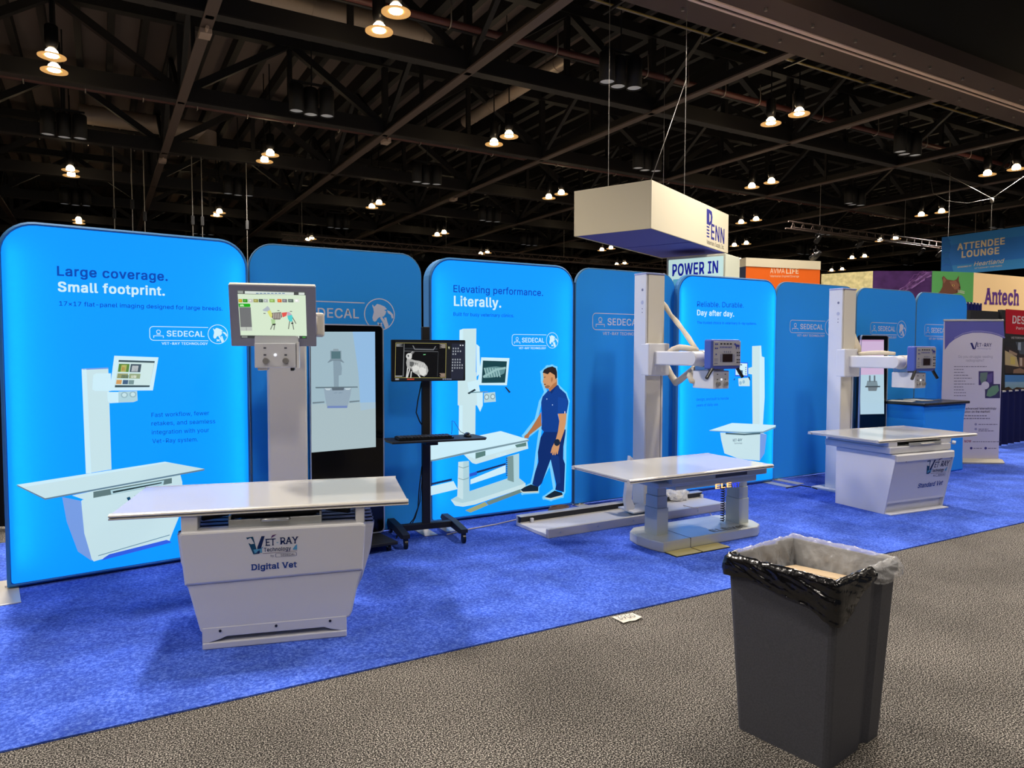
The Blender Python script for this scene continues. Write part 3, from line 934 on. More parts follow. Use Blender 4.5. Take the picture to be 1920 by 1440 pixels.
LAMP0, CLUS0 = make_lamp(), make_cluster()
_lused = _cused = False
LNAMES = {(0, 1): 'in the top left corner', (1, 0): 'at the top edge',
          (2, 1): 'over the standing man panel', (1, 2): 'above the grey touch screen',
          (3, 0): 'under the brown ceiling beam', (0, 3): 'low at the far left',
          (4, 1): 'right of the cream sign', (5, 0): 'above the blue hanging sign',
          (3, 2): 'left of the cream sign', (2, 3): 'above the keyboard cart'}
CNAMES = {(1, 1): 'above the left part of the booth', (2, 0): 'right of centre near the brown ceiling beam', (3, 1): 'above the cream hanging sign',
          (2, 2): 'over the lit panel with the standing man', (4, 0): 'right, under the brown ceiling beam'}
for k in range(-3, 11):
    for j in range(-3, 7):
        x, y = -.85 + 6.45 * k, 15.1 + 6.42 * j
        if (k + j) % 2:
            for i, dy in enumerate((-.5, .55)):
                p = (x, y + dy, LZ)
                if (k, j) in LNAMES:
                    lab, g = 'lit warm high-bay lamp, the %s of the pair %s' % (('nearer', 'farther')[i], LNAMES[(k, j)]), 'high-bay lamps'
                elif j < 0:
                    if j == -1 and not (-1 <= k <= 4) or abs(k - 1) > 3:
                        continue
                    lab, g = 'lit warm high-bay lamp overhead, outside the photo, over the booth and aisle', 'lamps over the aisle'
                else:
                    lab, g = 'small lit high-bay lamp far off in the dark roof', 'far high-bay lamps'
                if not _lused:
                    L = LAMP0
                    L.location = p
                    L['label'], L['group'] = lab, g
                    _lused = True
                else:
                    L = dup(LAMP0, p, 0, lab, g)
                if j <= 2 and -2 <= k <= 6:
                    lamp_light(L, {-3: .5, -2: .72, -1: 1.75}.get(j, 1.25))
        elif j >= 0:
            p = (x, y, LZ - .2)
            lab = 'three unlit black downlight cans on one bar, ' + CNAMES[(k, j)] if (k, j) in CNAMES else 'far-off cluster of three unlit black downlight cans'
            g = 'downlight clusters' if (k, j) in CNAMES else 'far downlight clusters'
            if not _cused:
                CLUS0.location = p
                CLUS0['label'], CLUS0['group'] = lab, g
                _cused = True
            else:
                dup(CLUS0, p, 0, lab, g)

# small spotlights clamped on a low lighting truss far behind the panels
t = thing('lighting_truss', 'thin dark lighting truss hung low far behind the short panel', 'truss')
m = MB()
ya, za = 36.6, 7.05
for dy, dz in ((0, 0), (.3, 0), (.15, .28)):
    m.cyl((8, ya + dy, za + dz), (34, ya + dy, za + dz), .03, CHORD, n=6)
for i in range(40):
    xx = 8 + i * .65
    m.cyl((xx, ya, za), (xx + .33, ya + .15, za + .28), .015, CHORD, n=5)
    m.cyl((xx + .33, ya + .15, za + .28), (xx + .65, ya + .3, za), .015, CHORD, n=5)
m.build('truss_frame', t)
m = MB()
for xx in (9, 17, 25, 33):
    m.cyl((xx, ya + .15, za + .28), (xx, ya + .15, 9.05), .012, WIRE, n=5)
m.build('suspension_wire', t)
SPOTG = mat('spot_glow', (255, 214, 170), 0.4, 0, 0.3, 9.0)


def make_spot():
    t = thing('stage_spotlight', 'spot', 'spotlight')
    m = MB()
    M = Matrix.Rotation(R(55), 4, 'X')
    m.lathe([(0, .22), (.08, .2), (.11, 0), (.11, -.2), (.10, -.2)], BLACK, 12, M=M)
    m.build('barrel', t)
    m = MB()
    m.lathe([(0, -.19), (.1, -.19)], SPOTG, 12, M=M)
    m.build('lens', t)
    m = MB()
    m.tube([(-.12, 0, 0), (-.12, 0, .22), (.12, 0, .22), (.12, 0, 0)], .012, BLACK, 5)
    m.cyl((0, 0, .22), (0, 0, .34), .02, BLACK, n=6)
    m.build('yoke', t)
    return t


SP0 = make_spot()
su = False
for px, py in ((604, 437), (645, 439), (694, 444), (744, 450), (770, 452), (792, 453)):
    d = ray(px, py)
    p = EYE + d * ((ya - EYE.y) / d.y)
    p = Vector((p.x, ya, za - .36))
    lab = 'small glowing spotlight clamped under the far low lighting truss'
    if not su:
        SP0.location = p
        SP0['label'], SP0['group'] = lab, 'spotlights on the far truss'
        su = True
    else:
        dup(SP0, p, R(random.uniform(-30, 30)), lab, 'spotlights on the far truss')
t = thing('lighting_truss', 'thin dark lighting truss with spotlights behind the blue hanging sign', 'truss')
m = MB()
P1, P2 = Vector((26.0, 20.8, 6.9)), Vector((52.0, 20.8, 6.9))
for dy, dz in ((0, 0), (.3, 0), (.15, .28)):
    m.cyl(P1 + Vector((0, dy, dz)), P2 + Vector((0, dy, dz)), .03, CHORD, n=6)
for i in range(40):
    a = P1.lerp(P2, i / 40)
    b = P1.lerp(P2, (i + 1) / 40)
    c = (a + b) / 2 + Vector((0, .15, .28))
    m.cyl(a, c, .015, CHORD, n=5)
    m.cyl(c, b + Vector((0, .3, 0)), .015, CHORD, n=5)
m.build('truss_frame', t)
m = MB()
for xx in (28.1, 34.55, 41.0, 47.45):
    a = Vector((xx, 20.95, 7.18))
    m.cyl(a, (a.x, a.y, 9.02), .012, WIRE, n=5)
m.build('suspension_wire', t)
for i, px in enumerate((1534, 1612, 1728, 1763, 1803)):
    p = on_y(px, 450, 20.8)
    dup(SP0, (p.x, 20.8, 6.54), R(20 * (i % 3) - 20), 'small glowing spotlight under the truss behind the blue hanging sign', 'spotlights behind the blue sign')

# ================================================================== booth carpet and display panels
t = MB()
e = [(-3.2, 3.385), (14.5, 3.135), (14.5, 7.0), (-3.2, 7.0)]
t.prism(e, 'z', 0.0, 0.008, BLUE_CARPET)
tag(t.build('carpet'), 'royal blue booth carpet laid on the grey fleck floor under the whole display', 'carpet')

PANEL_H = 2.4
LED_W = 1.6


def see_light_behind(m_, k):
    """Let a back-lit fabric pass light that falls on its back."""
    nt = m_.node_tree
    tr = nt.nodes.new('ShaderNodeBsdfTranslucent')
    tr.inputs[0].default_value = tuple(min(1, v * k) for v in m_.node_tree.nodes['Principled BSDF'].inputs['Emission Color'].default_value[:3]) + (1,)
    ad = nt.nodes.new('ShaderNodeAddShader')
    out = nt.nodes['Material Output']
    nt.links.new(nt.nodes['Principled BSDF'].outputs[0], ad.inputs[0])
    nt.links.new(tr.outputs[0], ad.inputs[1])
    nt.links.new(ad.outputs[0], out.inputs[0])


see_light_behind(LIT_BLUE, .9)


def panel(label, A, B, glowing, th, foot=(), group=None):
    A, B = Vector((A[0], A[1], .008)), Vector((B[0], B[1], .008))
    W = (B - A).length
    rz = math.atan2(B.y - A.y, B.x - A.x)
    t = thing('display_panel', label, 'panel', A, rz, group)
    r = .21 if glowing else .19
    o = round_rect(.003, W - .003, .012, PANEL_H, r, 8, r_bottom=.012)
    m = MB()
    if glowing:      # a hollow box: fabric-wrapped rim and back
        i_ = round_rect(.024, W - .024, .034, PANEL_H - .022, r - .02, 8, r_bottom=.01)
        n_ = len(o)
        b_ = .014
        c_ = round_rect(.003 + b_, W - .003 - b_, .012 + b_, PANEL_H - b_, r - b_, 8, r_bottom=.008)
        rings = [(i_, .004), (c_, .0), (o, b_), (o, th - b_), (c_, th)]
        vs = [(p[0], y, p[1]) for q_, y in rings for p in q_]
        fs = [[k * n_ + j_, (k + 1) * n_ + j_, (k + 1) * n_ + (j_ + 1) % n_, k * n_ + (j_ + 1) % n_] for k in range(4) for j_ in range(n_)]
        fs.append([4 * n_ + j_ for j_ in range(n_)])
        m.add(vs, fs, LIT_EDGE)
    else:
        m.prism(o, 'y', 0, th, FABRIC_EDGE, bev=.008)
    m.build('frame', t)
    sh = Sheet(place(A, rz))
    i = .026 if glowing else .012
    m = MB()
    sh.poly(m, round_rect(i, W - i, .012 + i, PANEL_H - i, r - i * .8, 8, r_bottom=.02), LIT_BLUE if glowing else FABRIC_BLUE, 1, False)
    m.build('printed_fabric', t)
    if glowing:      # LED strips up both inner edges shine across the back of the fabric
        for x0, sgn in ((.05, 1), (W - .05, -1)):
            L = bpy.data.lights.new('led_strip', 'AREA')
            L.shape = 'RECTANGLE'
            L.size, L.size_y = .02, 2.1
            L.energy = LED_W
            L.color = (.9, .97, 1)
            lo = bpy.data.objects.new('led_strip', L)
            COL.objects.link(lo)
            lo.parent = t
            lo.location = (x0 - sgn * .012, th * .6, PANEL_H / 2)
            lo.rotation_euler = (0, R(-90 * sgn), 0)
            lo.rotation_euler = Matrix(((0, 0, -sgn), (-sgn, 0, 0), (0, 1, 0))).to_euler()
    for x0 in foot:
        m = MB()
        m.box(x0, x0 + .115, -.32, th + .12, 0, .007, ALU, .002)
        m.cyl((x0 + .06, th / 2, .007), (x0 + .06, th / 2, .02), .02, ALU, n=8)
        m.build('foot_plate', t)
    return t, sh, W


def printed(name, t, fn):
    m = MB()
    fn(m)
    return m.build(name, t)


def logo_px(sh, bl, tl, br):
    """Box corner pixels (bottom left, top left, bottom right) to sheet metres."""
    a, b, c = sh.uv(*bl), sh.uv(*tl), sh.uv(*br)
    return a[0], a[1], c[0] - a[0], b[1] - a[1]


LW = lit((205, 238, 248), 1.0)       # white print, back-lit
LN = lit((8, 78, 178), .95)          # dark blue print, back-lit
LN2 = lit((10, 92, 178), .9)
LGREY = lit((176, 212, 220), 1.0)
LPALE = lit((200, 228, 232), 1.0)
LSHADE = lit((120, 158, 225), 1.0)
LDARK = lit((40, 62, 66), 1.0)
LBLUE2 = lit((52, 96, 225), 1.0)
IW = ink((206, 212, 234))

# ---- first panel: large, lit
t, sh, W = panel('large lit blue display panel at the far left headed Large coverage', (-.556, 5.585), (1.005, 5.768), True, .12, (-.05,))
printed('headline', t, lambda m: sh.text(m, 'Large coverage.', (107, 516.5), (314.5, 526.5), 17.5, LN, .03))
printed('headline', t, lambda m: sh.text(m, 'Small footprint.', (108.5, 546), (309, 554), 17.5, LW, .036))
printed('tagline', t, lambda m: sh.text(m, '17×17 flat-panel imaging designed for large breeds.', (111, 573), (417.5, 582.5), 8.2, LN, .012))
printed('body_copy', t, lambda m: sh.text(m, 'Fast workflow, fewer', (284, 782), (392, 778), 8, LN2, .006))
printed('body_copy', t, lambda m: sh.text(m, 'retakes, and seamless', (284, 798), (403.5, 793.5), 8, LN2, .006))
printed('body_copy', t, lambda m: sh.text(m, 'integration with your', (284.5, 814.5), (392, 810), 8, LN2, .006))
printed('body_copy', t, lambda m: sh.text(m, 'Vet-Ray system.', (285.5, 831), (371, 827.5), 8, LN2, .006))
printed('maker_logo', t, lambda m: maker_logo(sh, m, *logo_px(sh, (281, 638), (281, 612), (390, 641)), LW))


def pic1(m):
    P = lambda pts, c, l=2: sh.poly(m, pts, c, l)
    P([(153, 692), (203, 690), (209, 880), (161, 888)], LPALE)
    P([(153, 692), (162, 691.6), (171, 887), (161, 888)], LW, 3)
    P([(153, 691.2), (203, 689), (203, 691.5), (153, 693.5)], LSHADE, 3)
    P([(175, 703), (181, 700), (208, 700), (208, 733), (178, 733), (173, 730)], LW, 4)
    P([(201, 735), (224, 735), (224, 755), (206, 756), (202, 752)], LW, 4)
    P([(222, 734), (257, 733), (258, 751), (250, 754), (222, 755)], LGREY, 5)
    for c in ((233, 740.5), (249, 739.5)):
        q = sh.uv(*c)
        sh.disc(m, q, .022, lit((150, 186, 196)), 6)
        sh.disc(m, q, .014, LPALE, 7)
    P([(214, 667), (297, 670), (286.5, 732), (205.5, 732.5)], LW, 6)
    P([(222.5, 675), (290, 677), (280, 725.8), (215, 726.3)], lit((60, 84, 92)), 7)
    P([(222, 678.5), (289, 680.5), (280.6, 722.5), (215.8, 722)], lit((206, 232, 230)), 8)
    def th(x0, y0, x1, y1, c):
        sk = lambda x, y: (x - (y - 675) * .15, y + (x - 222) * .02)
        P([sk(x0, y0), sk(x1, y0), sk(x1, y1), sk(x0, y1)], lit(c), 9)
    for a in ((224, 682, 244, 697, (92, 136, 62)), (229, 684, 239, 697, (196, 190, 110)), (231, 688, 236, 695, (176, 96, 50)),
              (246, 682, 266, 697, (70, 88, 100)), (249, 685, 261, 696, (208, 214, 216)), (224, 700, 244, 709, (150, 156, 110)), (232, 703, 245, 709, (80, 110, 100)),
              (246, 700, 267, 709, (150, 168, 130)), (250, 703, 260, 708, (226, 230, 220)), (224, 712, 234, 720, (210, 158, 96)), (236, 712, 246, 720, (70, 100, 130)), (247, 712, 257, 720, (120, 150, 150))):
        th(*a)
    # table
    P([(116.6, 932), (151, 939), (172, 1051.5), (146, 1034), (125, 978)], LSHADE, 2)
    P([(135, 929), (172, 921), (338, 890), (342, 905), (172, 936), (157, 936.5)], LPALE, 3)
    P([(175, 922), (322, 896), (322, 906), (175, 934)], lit((96, 122, 124)), 4)
    P([(207, 919), (307.6, 900.5), (306, 909), (208.5, 927)], LGREY, 5)
    P([(211, 921), (303, 904), (303, 906), (212, 924.5)], LDARK, 6)
    P([(152, 939), (155, 937), (341, 903), (342, 910), (335, 970), (322, 1002), (317, 1016), (188, 1049), (176, 1052.5), (172, 1049), (168, 1034), (158, 1000), (155, 970)], LPALE, 4)
    P([(152, 939), (335, 970), (158, 1000)], LPALE, 5)
    P([(195, 1045.5), (205, 1039), (312, 1012), (318, 1014), (321, 1017), (190, 1050.5)], LBLUE2, 6)
    P([(184, 1041), (318, 1002), (318, 1003.6), (184, 1042.6)], lit((110, 150, 170)), 6)
    P([(31.5, 908.7), (309, 865.5), (383, 879), (84.5, 934)], LPALE, 7)
    P([(31.5, 908.7), (309, 865.5), (318, 867), (45, 913)], LW, 8)
    P([(31.5, 908.7), (84.5, 933), (383, 878), (383, 882), (84.5, 937), (31.5, 911)], lit((100, 132, 150)), 6)
    P([(237, 933), (243, 931), (246, 938), (252, 929), (255, 928.5), (247, 942), (242, 942)], lit((20, 74, 108)), 8)


printed('printed_picture', t, pic1)

# ---- second panel: plain with the maker's name
t, sh, W = panel('plain blue display panel behind the tall vertical screen', (1.006, 5.80), (2.452, 5.80), False, .035, (1.33,))
printed('maker_logo', t, lambda m: maker_logo(sh, m, *logo_px(sh, (513, 606), (513, 562), (683, 608)), IW))

# ---- third panel: lit, with the person
t, sh, W = panel('lit blue display panel with a printed standing man and a lifting table', (2.535, 5.84), (4.10, 5.832), True, .15, (.02,))
printed('headline', t, lambda m: sh.text(m, 'Elevating performance.', (850, 547.5), (1018, 555), 13, LN, .016))
printed('headline', t, lambda m: sh.text(m, 'Literally.', (851, 573), (939.5, 576.5), 18, LW, .028))
printed('tagline', t, lambda m: sh.text(m, 'Built for busy veterinary clinics.', (850, 592), (963.5, 595), 6.5, LN, .006))
printed('maker_logo', t, lambda m: maker_logo(sh, m, *logo_px(sh, (960, 648), (960, 627), (1024, 650.5)), LW))


def pic3(m):
    P = lambda pts, c, l=2: sh.poly(m, pts, c, l)
    P([(861.5, 619), (868, 616.5), (893, 616), (891, 819), (860, 818)], LPALE)
    P([(861.5, 619), (868, 616.5), (867, 819), (860, 818)], LW, 3)
    P([(893, 645), (899, 650), (900, 700), (893.5, 706)], LW, 3)
    P([(858, 706), (862, 700), (893, 698), (895, 760), (858, 760)], LPALE, 4)
    P([(876, 717), (896, 712), (900, 735), (880, 738)], LW, 5)
    P([(893, 735), (905, 735), (905, 760), (900, 772), (894, 760)], LW, 4)
    P([(907, 737), (928, 735), (929.5, 753), (907, 755)], LGREY, 5)
    for c in ((912, 744.5), (923.5, 743.5)):
        q = sh.uv(*c)
        sh.disc(m, q, .026, lit((130, 160, 170)), 6)
        sh.disc(m, q, .017, LPALE, 7)
    P([(902, 670), (955, 671.5), (950, 722.5), (894, 722), (898, 700)], LW, 6)
    P([(905, 676), (950, 677.5), (946.5, 717.5), (902.5, 718)], lit((24, 66, 74)), 7)
    bone = lit((150, 190, 190))
    P([(906, 690), (918, 688), (930, 687), (943, 689), (948, 688), (945, 700), (933, 706), (922, 708), (908, 709), (906, 704), (912, 699)], lit((96, 140, 144)), 8)
    for k in range(6):
        sh.line(m, [(908 + k * 5, 691), (912 + k * 5, 706)], .012, bone, 9)
    sh.line(m, [(907, 706), (930, 693), (946, 690)], .02, bone, 9)
    P([(889.5, 729), (892, 731.5), (879, 739), (876, 737)], lit((30, 50, 60)), 8)
    P([(946, 726), (948.5, 725.5), (957, 735), (954, 737)], lit((30, 50, 60)), 8)
    P([(880, 735), (914, 733.5), (914, 735.2), (880, 737)], lit((110, 150, 160)), 8)
    # rails and lifting table
    P([(807, 912), (850, 902), (858, 917), (807, 929)], LW)
    P([(882, 899), (948, 872), (948, 886), (882, 908)], LW)
    P([(807, 906), (847, 897), (847, 901), (807, 910)], lit((26, 50, 90)), 3)
    P([(892, 884), (948, 868), (948, 871.5), (892, 888)], lit((26, 50, 90)), 3)
    P([(880, 888), (894, 884), (894, 890), (880, 894)], lit((44, 88, 200)), 4)
    P([(845, 937), (862, 927), (951, 897), (974, 897), (985, 906), (985, 914), (890, 946), (868, 950), (853, 948)], LPALE, 4)
    P([(845, 937), (862, 927), (951, 897), (974, 897), (985, 906), (889, 938), (866, 943)], LGREY, 5)
    P([(872, 957), (909, 941), (915, 947), (882, 961)], lit((160, 166, 120)), 4)
    P([(911, 941), (975, 917), (979, 923), (916, 947)], lit((110, 136, 130)), 4)
    P([(859, 866), (879, 864), (880, 932), (866, 936), (857, 931)], LPALE, 6)
    P([(868, 866), (879, 864), (880, 932), (868, 936)], LGREY, 7)
    P([(951, 856), (973, 850), (973, 899), (963, 904), (951, 900)], LGREY, 6)
    P([(951, 856), (962, 854), (963, 904), (951, 900)], lit((120, 150, 150)), 7)
    for yy in (874, 896):
        P([(859, yy), (868, yy + 3), (879, yy - 1), (879, yy), (868, yy + 4), (859, yy + 1)], lit((110, 140, 146)), 8)
    for k in range(9):
        P([(948, 858 + k * 4), (951, 858 + k * 4), (951, 860 + k * 4), (948, 860 + k * 4)], lit((40, 80, 110)), 7)
    P([(869, 852), (988, 826), (990, 841), (892, 870), (885, 868)], LPALE, 8)
    P([(869, 852), (988, 826), (988, 833), (890, 860)], LW, 9)
    P([(891, 849), (909.5, 845), (909.5, 854), (891, 860)], lit((90, 128, 124)), 10)
    P([(965, 834), (986, 829), (986, 836), (968, 839)], lit((90, 128, 124)), 10)
    P([(806, 830), (890, 818), (938, 808), (991, 824), (991, 827), (880, 850), (815, 864), (806, 865)], lit((120, 150, 160)), 10)
    P([(806, 830), (890, 818), (938, 808), (991, 824), (880, 846), (815, 861), (806, 862)], LW, 11)
    sh.text(m, 'ELEvet.', (930, 857), (950, 852), 5, LW, .01, 11)


printed('printed_picture', t, pic3)


def man(m):
    P = lambda pts, c, l=12: sh.poly(m, pts, c, l)
    H_ = lambda pts: [sh.line(m, [a, b], .034, halo, 2) for a, b in zip(pts, pts[1:] + pts[:1])]
    skin, skin2, hair, navy, navy2, shoe, sole = (lit((206, 150, 104)), lit((176, 116, 74)), lit((38, 30, 32)), lit((14, 62, 142)), lit((12, 44, 108)), lit((20, 36, 52)), lit((214, 214, 196)))
    halo = lit((120, 206, 250))
    H_([(1016, 698), (1026, 688.6), (1035, 687), (1042, 690), (1044, 722), (1060, 738), (1065, 752), (1061, 793), (1059, 840), (1059, 870), (1057, 922), (1054, 930), (1033, 936), (1020, 933), (1040, 918), (1032, 866), (1008, 914), (1008, 922), (980, 924), (975, 918), (997, 908), (1003, 883), (1007, 848), (1014, 798), (998, 811), (984, 822), (982, 817), (1005, 787), (1013, 754), (1023, 735), (1017, 715)])
    P([(1014, 772), (1005, 787), (996, 801.5), (988, 812.5), (982.5, 817), (982, 820), (984, 821), (990, 821.7), (992, 815.5), (999, 810), (1014.5, 798)], skin2)
    for k in range(3):
        P([(983 + k * 2, 817), (984.4 + k * 2, 817), (983.6 + k * 2, 822), (982.4 + k * 2, 821)], skin2, 13)
    P([(1027, 727), (1029, 734), (1036.7, 733), (1043.5, 724), (1043.5, 710)], skin2, 13)
    P([(1017, 699.6), (1018, 706), (1018, 710), (1016.4, 716.5), (1018.6, 718.4), (1018.4, 720), (1019, 722), (1020.6, 724.6), (1021, 727.7), (1026, 728.8), (1031, 726), (1036, 720), (1042, 716), (1043.6, 702), (1042, 694), (1030, 690)], skin, 14)
    P([(1016.3, 698.6), (1019, 693), (1026, 688.8), (1034.6, 687), (1041, 690), (1043.4, 697.5), (1043.5, 708), (1040.5, 711), (1039, 703), (1030, 697.6), (1026, 701.7), (1020, 699.6)], hair, 15)
    P([(1032, 708), (1035, 707), (1035.6, 712), (1033.4, 717), (1031.8, 714)], skin2, 16)
    P([(1018.4, 707), (1022, 706.2), (1022, 707.2), (1018.4, 708)], hair, 16)
    P([(1018.8, 720), (1022, 719.6), (1022.6, 721), (1019.4, 721.4)], hair, 16)
    P([(1020.6, 724), (1026, 722), (1031, 724), (1026, 728.4), (1021.4, 727.4)], lit((150, 104, 72)), 15)
    P([(1019, 809), (1059.6, 805), (1059, 814), (1055.4, 837), (1055, 860), (1058.5, 870), (1056.5, 922.5), (1040, 918), (1042, 908), (1031.5, 861), (1015, 906), (1007.5, 913.5), (997, 908), (1003, 883), (1008.5, 866), (1007.5, 847.5), (1012.7, 820)], navy2, 13)
    P([(1031.5, 861), (1034, 850), (1047, 856), (1050, 905), (1042, 908)], lit((16, 54, 124)), 14)
    P([(1023, 736), (1027, 731.5), (1030, 734), (1043, 722), (1046, 722.5), (1048, 727.7), (1059.6, 738), (1064.4, 751.7), (1064.4, 757), (1061, 775.5), (1044.4, 776), (1047.5, 789), (1047.5, 806), (1043, 810), (1019, 809.8), (1014, 804), (1015, 789), (1013.6, 754), (1016, 744)], navy, 16)
    P([(1045, 744), (1062, 748), (1061, 775.5), (1044.4, 776)], lit((16, 70, 156)), 17)
    P([(1027, 731.5), (1033, 738), (1042, 725), (1046, 722.5), (1043, 722), (1030, 734)], lit((10, 46, 112)), 17)
    P([(1044.6, 775.6), (1061, 775), (1059.6, 793), (1056.5, 808), (1049, 829), (1046.5, 842), (1044.4, 851), (1042.6, 851.6), (1041.6, 846), (1040.4, 852.8), (1038.4, 852.8), (1037.8, 847), (1036.4, 852.8), (1034.2, 852.6), (1034.2, 846), (1032.6, 850), (1031, 848.5), (1033.5, 839), (1040.6, 824.6), (1045, 808), (1047.5, 789)], skin, 18)
    P([(1039, 826), (1049, 829), (1048, 833), (1038, 830)], lit((18, 26, 40)), 19)
    sh.disc(m, sh.uv(1043, 829.4), .035, lit((26, 40, 60)), 20, n=14)
    P([(1057, 771), (1058.6, 771), (1058.6, 775), (1057, 775)], lit((240, 220, 220)), 18)
    for q in ((1024, 748), (1034.6, 759)):
        sh.disc(m, sh.uv(*q), .007, lit((140, 170, 215)), 18, n=8)
    P([(975, 918), (983, 912.6), (995, 908), (1008.5, 913), (1008, 921), (980, 922)], shoe, 14)
    P([(974.8, 918.6), (980, 921.6), (1008, 920.4), (1008, 922.8), (980, 923.8), (975, 921)], sole, 15)
    P([(1020, 932), (1027, 927), (1039, 919.5), (1053, 923.5), (1054, 928), (1032, 934)], shoe, 14)
    P([(1020, 931.6), (1031, 933.6), (1054, 927.6), (1054, 930), (1032, 936.2), (1021, 934)], sole, 15)


printed('printed_person', t, man)

# ---- fourth to eighth panels
t, sh, W = panel('plain blue display panel behind the tall white column with the hose', (4.105, 5.835), (5.47, 5.866), False, .035, (.02,))
printed('maker_logo', t, lambda m: maker_logo(sh, m, *logo_px(sh, (1111, 618), (1111, 587), (1206, 621)), IW))

t, sh, W = panel('small lit blue display panel headed Reliable, right of centre', (5.39, 5.75), (6.955, 5.735), True, .08, (1.4,))
printed('headline', t, lambda m: sh.text(m, 'Reliable. Durable.', (1307, 575), (1394, 577), 10, LN, .004))
printed('headline', t, lambda m: sh.text(m, 'Day after day.', (1306.8, 591), (1376, 593.5), 10, LW, .026))
printed('tagline', t, lambda m: sh.text(m, 'The trusted choice in veterinary X-ray systems.', (1306.8, 607), (1418.5, 609), 4.8, LN, .004))
printed('body_copy', t, lambda m: sh.text(m, 'design, and built to handle', (1305.5, 751.5), (1366, 749), 5, LN2, 0))
printed('body_copy', t, lambda m: sh.text(m, 'years of daily use.', (1305.5, 762.4), (1347, 760.4), 5, LN2, 0))
printed('maker_logo', t, lambda m: maker_logo(sh, m, *logo_px(sh, (1305.5, 668), (1305.5, 656), (1346, 668.6)), LW))


def pic5(m):
    P = lambda pts, c, l=2: sh.poly(m, pts, c, l)
    P([(1410, 649), (1427, 648), (1428, 668), (1433, 670), (1433.5, 745), (1430, 800), (1411, 800), (1410, 702), (1403, 701), (1403, 690), (1410, 688)], LPALE)
    P([(1424, 650), (1427, 648), (1428, 668), (1433, 670), (1433.5, 745), (1430, 800), (1424, 800)], LW, 3)
    P([(1378, 679), (1402, 680), (1402, 706.5), (1378, 705.5)], LBLUE2, 3)
    P([(1379, 680.6), (1400.6, 681.6), (1400.6, 704), (1379, 703)], LW, 4)
    P([(1383, 694), (1392, 694.4), (1392, 700.6), (1383, 700.2)], lit((40, 76, 110)), 5)
    for k in range(4):
        P([(1388, 683 + 0), (1391, 683), (1391, 685), (1388, 685)], lit((60, 90, 120)), 5)
        P([(1397, 688 + k * 4), (1399, 688 + k * 4), (1399, 690 + k * 4), (1397, 690 + k * 4)], lit((90, 130, 160)), 5)
    P([(1384, 709.5), (1405.6, 708), (1405.4, 724), (1385, 724)], LPALE, 3)
    for q in ((1388, 718), (1394, 716)):
        sh.disc(m, sh.uv(*q), .022, lit((150, 190, 210)), 4, n=10)
    P([(1402, 706), (1405, 706.5), (1407, 713), (1405.5, 713.5)], lit((30, 60, 90)), 4)
    P([(1375, 712), (1377.4, 709), (1378.4, 710), (1376, 713.6)], lit((30, 60, 90)), 4)
    P([(1350, 811), (1430, 812), (1437, 815), (1432, 850), (1424, 864), (1385, 860), (1358, 850), (1352, 825)], LPALE, 4)
    P([(1425, 812), (1437, 815), (1433, 850), (1424, 864)], LSHADE, 5)
    P([(1329, 808), (1372, 793), (1454, 797), (1454, 802), (1430, 812), (1395, 812)], lit((120, 160, 180)), 5)
    P([(1329, 807), (1372, 793), (1454, 797), (1454, 799.5), (1430, 809), (1395, 810)], LW, 6)
    P([(1360, 811), (1395, 813), (1425, 811), (1425, 814), (1395, 816), (1360, 814)], lit((70, 100, 110)), 6)
    sh.text(m, 'VET-RAY', (1373, 828), (1391, 827), 5, lit((20, 74, 108)), .01, 7)
    sh.text(m, 'Technology', (1376, 832.6), (1391, 831.8), 2.6, lit((20, 74, 108)), .0, 7)


printed('printed_picture', t, pic5)

t, sh, W = panel('plain blue display panel behind the rear white column', (6.99, 5.79), (8.53, 5.80), False, .035, (.05,))
printed('maker_logo', t, lambda m: maker_logo(sh, m, *logo_px(sh, (1481, 623.5), (1481, 600), (1546.5, 626)), IW))
t, sh, W = panel('plain blue display panel standing behind the rear vertical screen', (8.55, 5.80), (9.89, 5.80), False, .035)
printed('maker_logo', t, lambda m: maker_logo(sh, m, *logo_px(sh, (1631.5, 627), (1631.5, 604.5), (1681, 629.5)), IW))
t, sh, W = panel('last plain blue display panel, behind the pull-up banner', (9.895, 5.80), (11.2, 5.80), False, .035)
printed('maker_logo', t, lambda m: maker_logo(sh, m, *logo_px(sh, (1733, 630), (1733, 608), (1776, 631)), IW))

# ================================================================== examination tables
def table_top(t, x0, x1, y0, y1, z1, th=.028):
    """Floating top: laminate slab with an aluminium profile, lipped twice, down each long edge."""
    m = MB()
    m.box(x0, x1, y0 + .03, y1 - .03, z1 - .016, z1, TOP, .003)
    m.build('tabletop', t)
    for s in (-1, 1):
        e, q = (y0, 1) if s < 0 else (y1, -1)
        prof = [(e + q * .035, z1 + .001), (e + q * .014, z1 + .001), (e + q * .005, z1 - .003), (e, z1 - .009), (e + q * .004, z1 - .014), (e + q * .014, z1 - .0155),
                (e + q * .014, z1 - .0185), (e + q * .003, z1 - .020), (e + q * .001, z1 - th + .003), (e + q * .004, z1 - th), (e + q * .045, z1 - th), (e + q * .045, z1 - .017), (e + q * .035, z1 - .017)]
        m = MB()
        m.prism(prof, 'x', x0 - .004, x1 + .004, ALU)
        m.build('edge_rail', t)
    for x in (x0 + .02, x1 - .02):
        m = MB()
        m.box(x - .015, x + .015, y0 + .05, y1 - .05, z1 - .027, z1 - .016, ALU)
        m.build('end_rail', t)


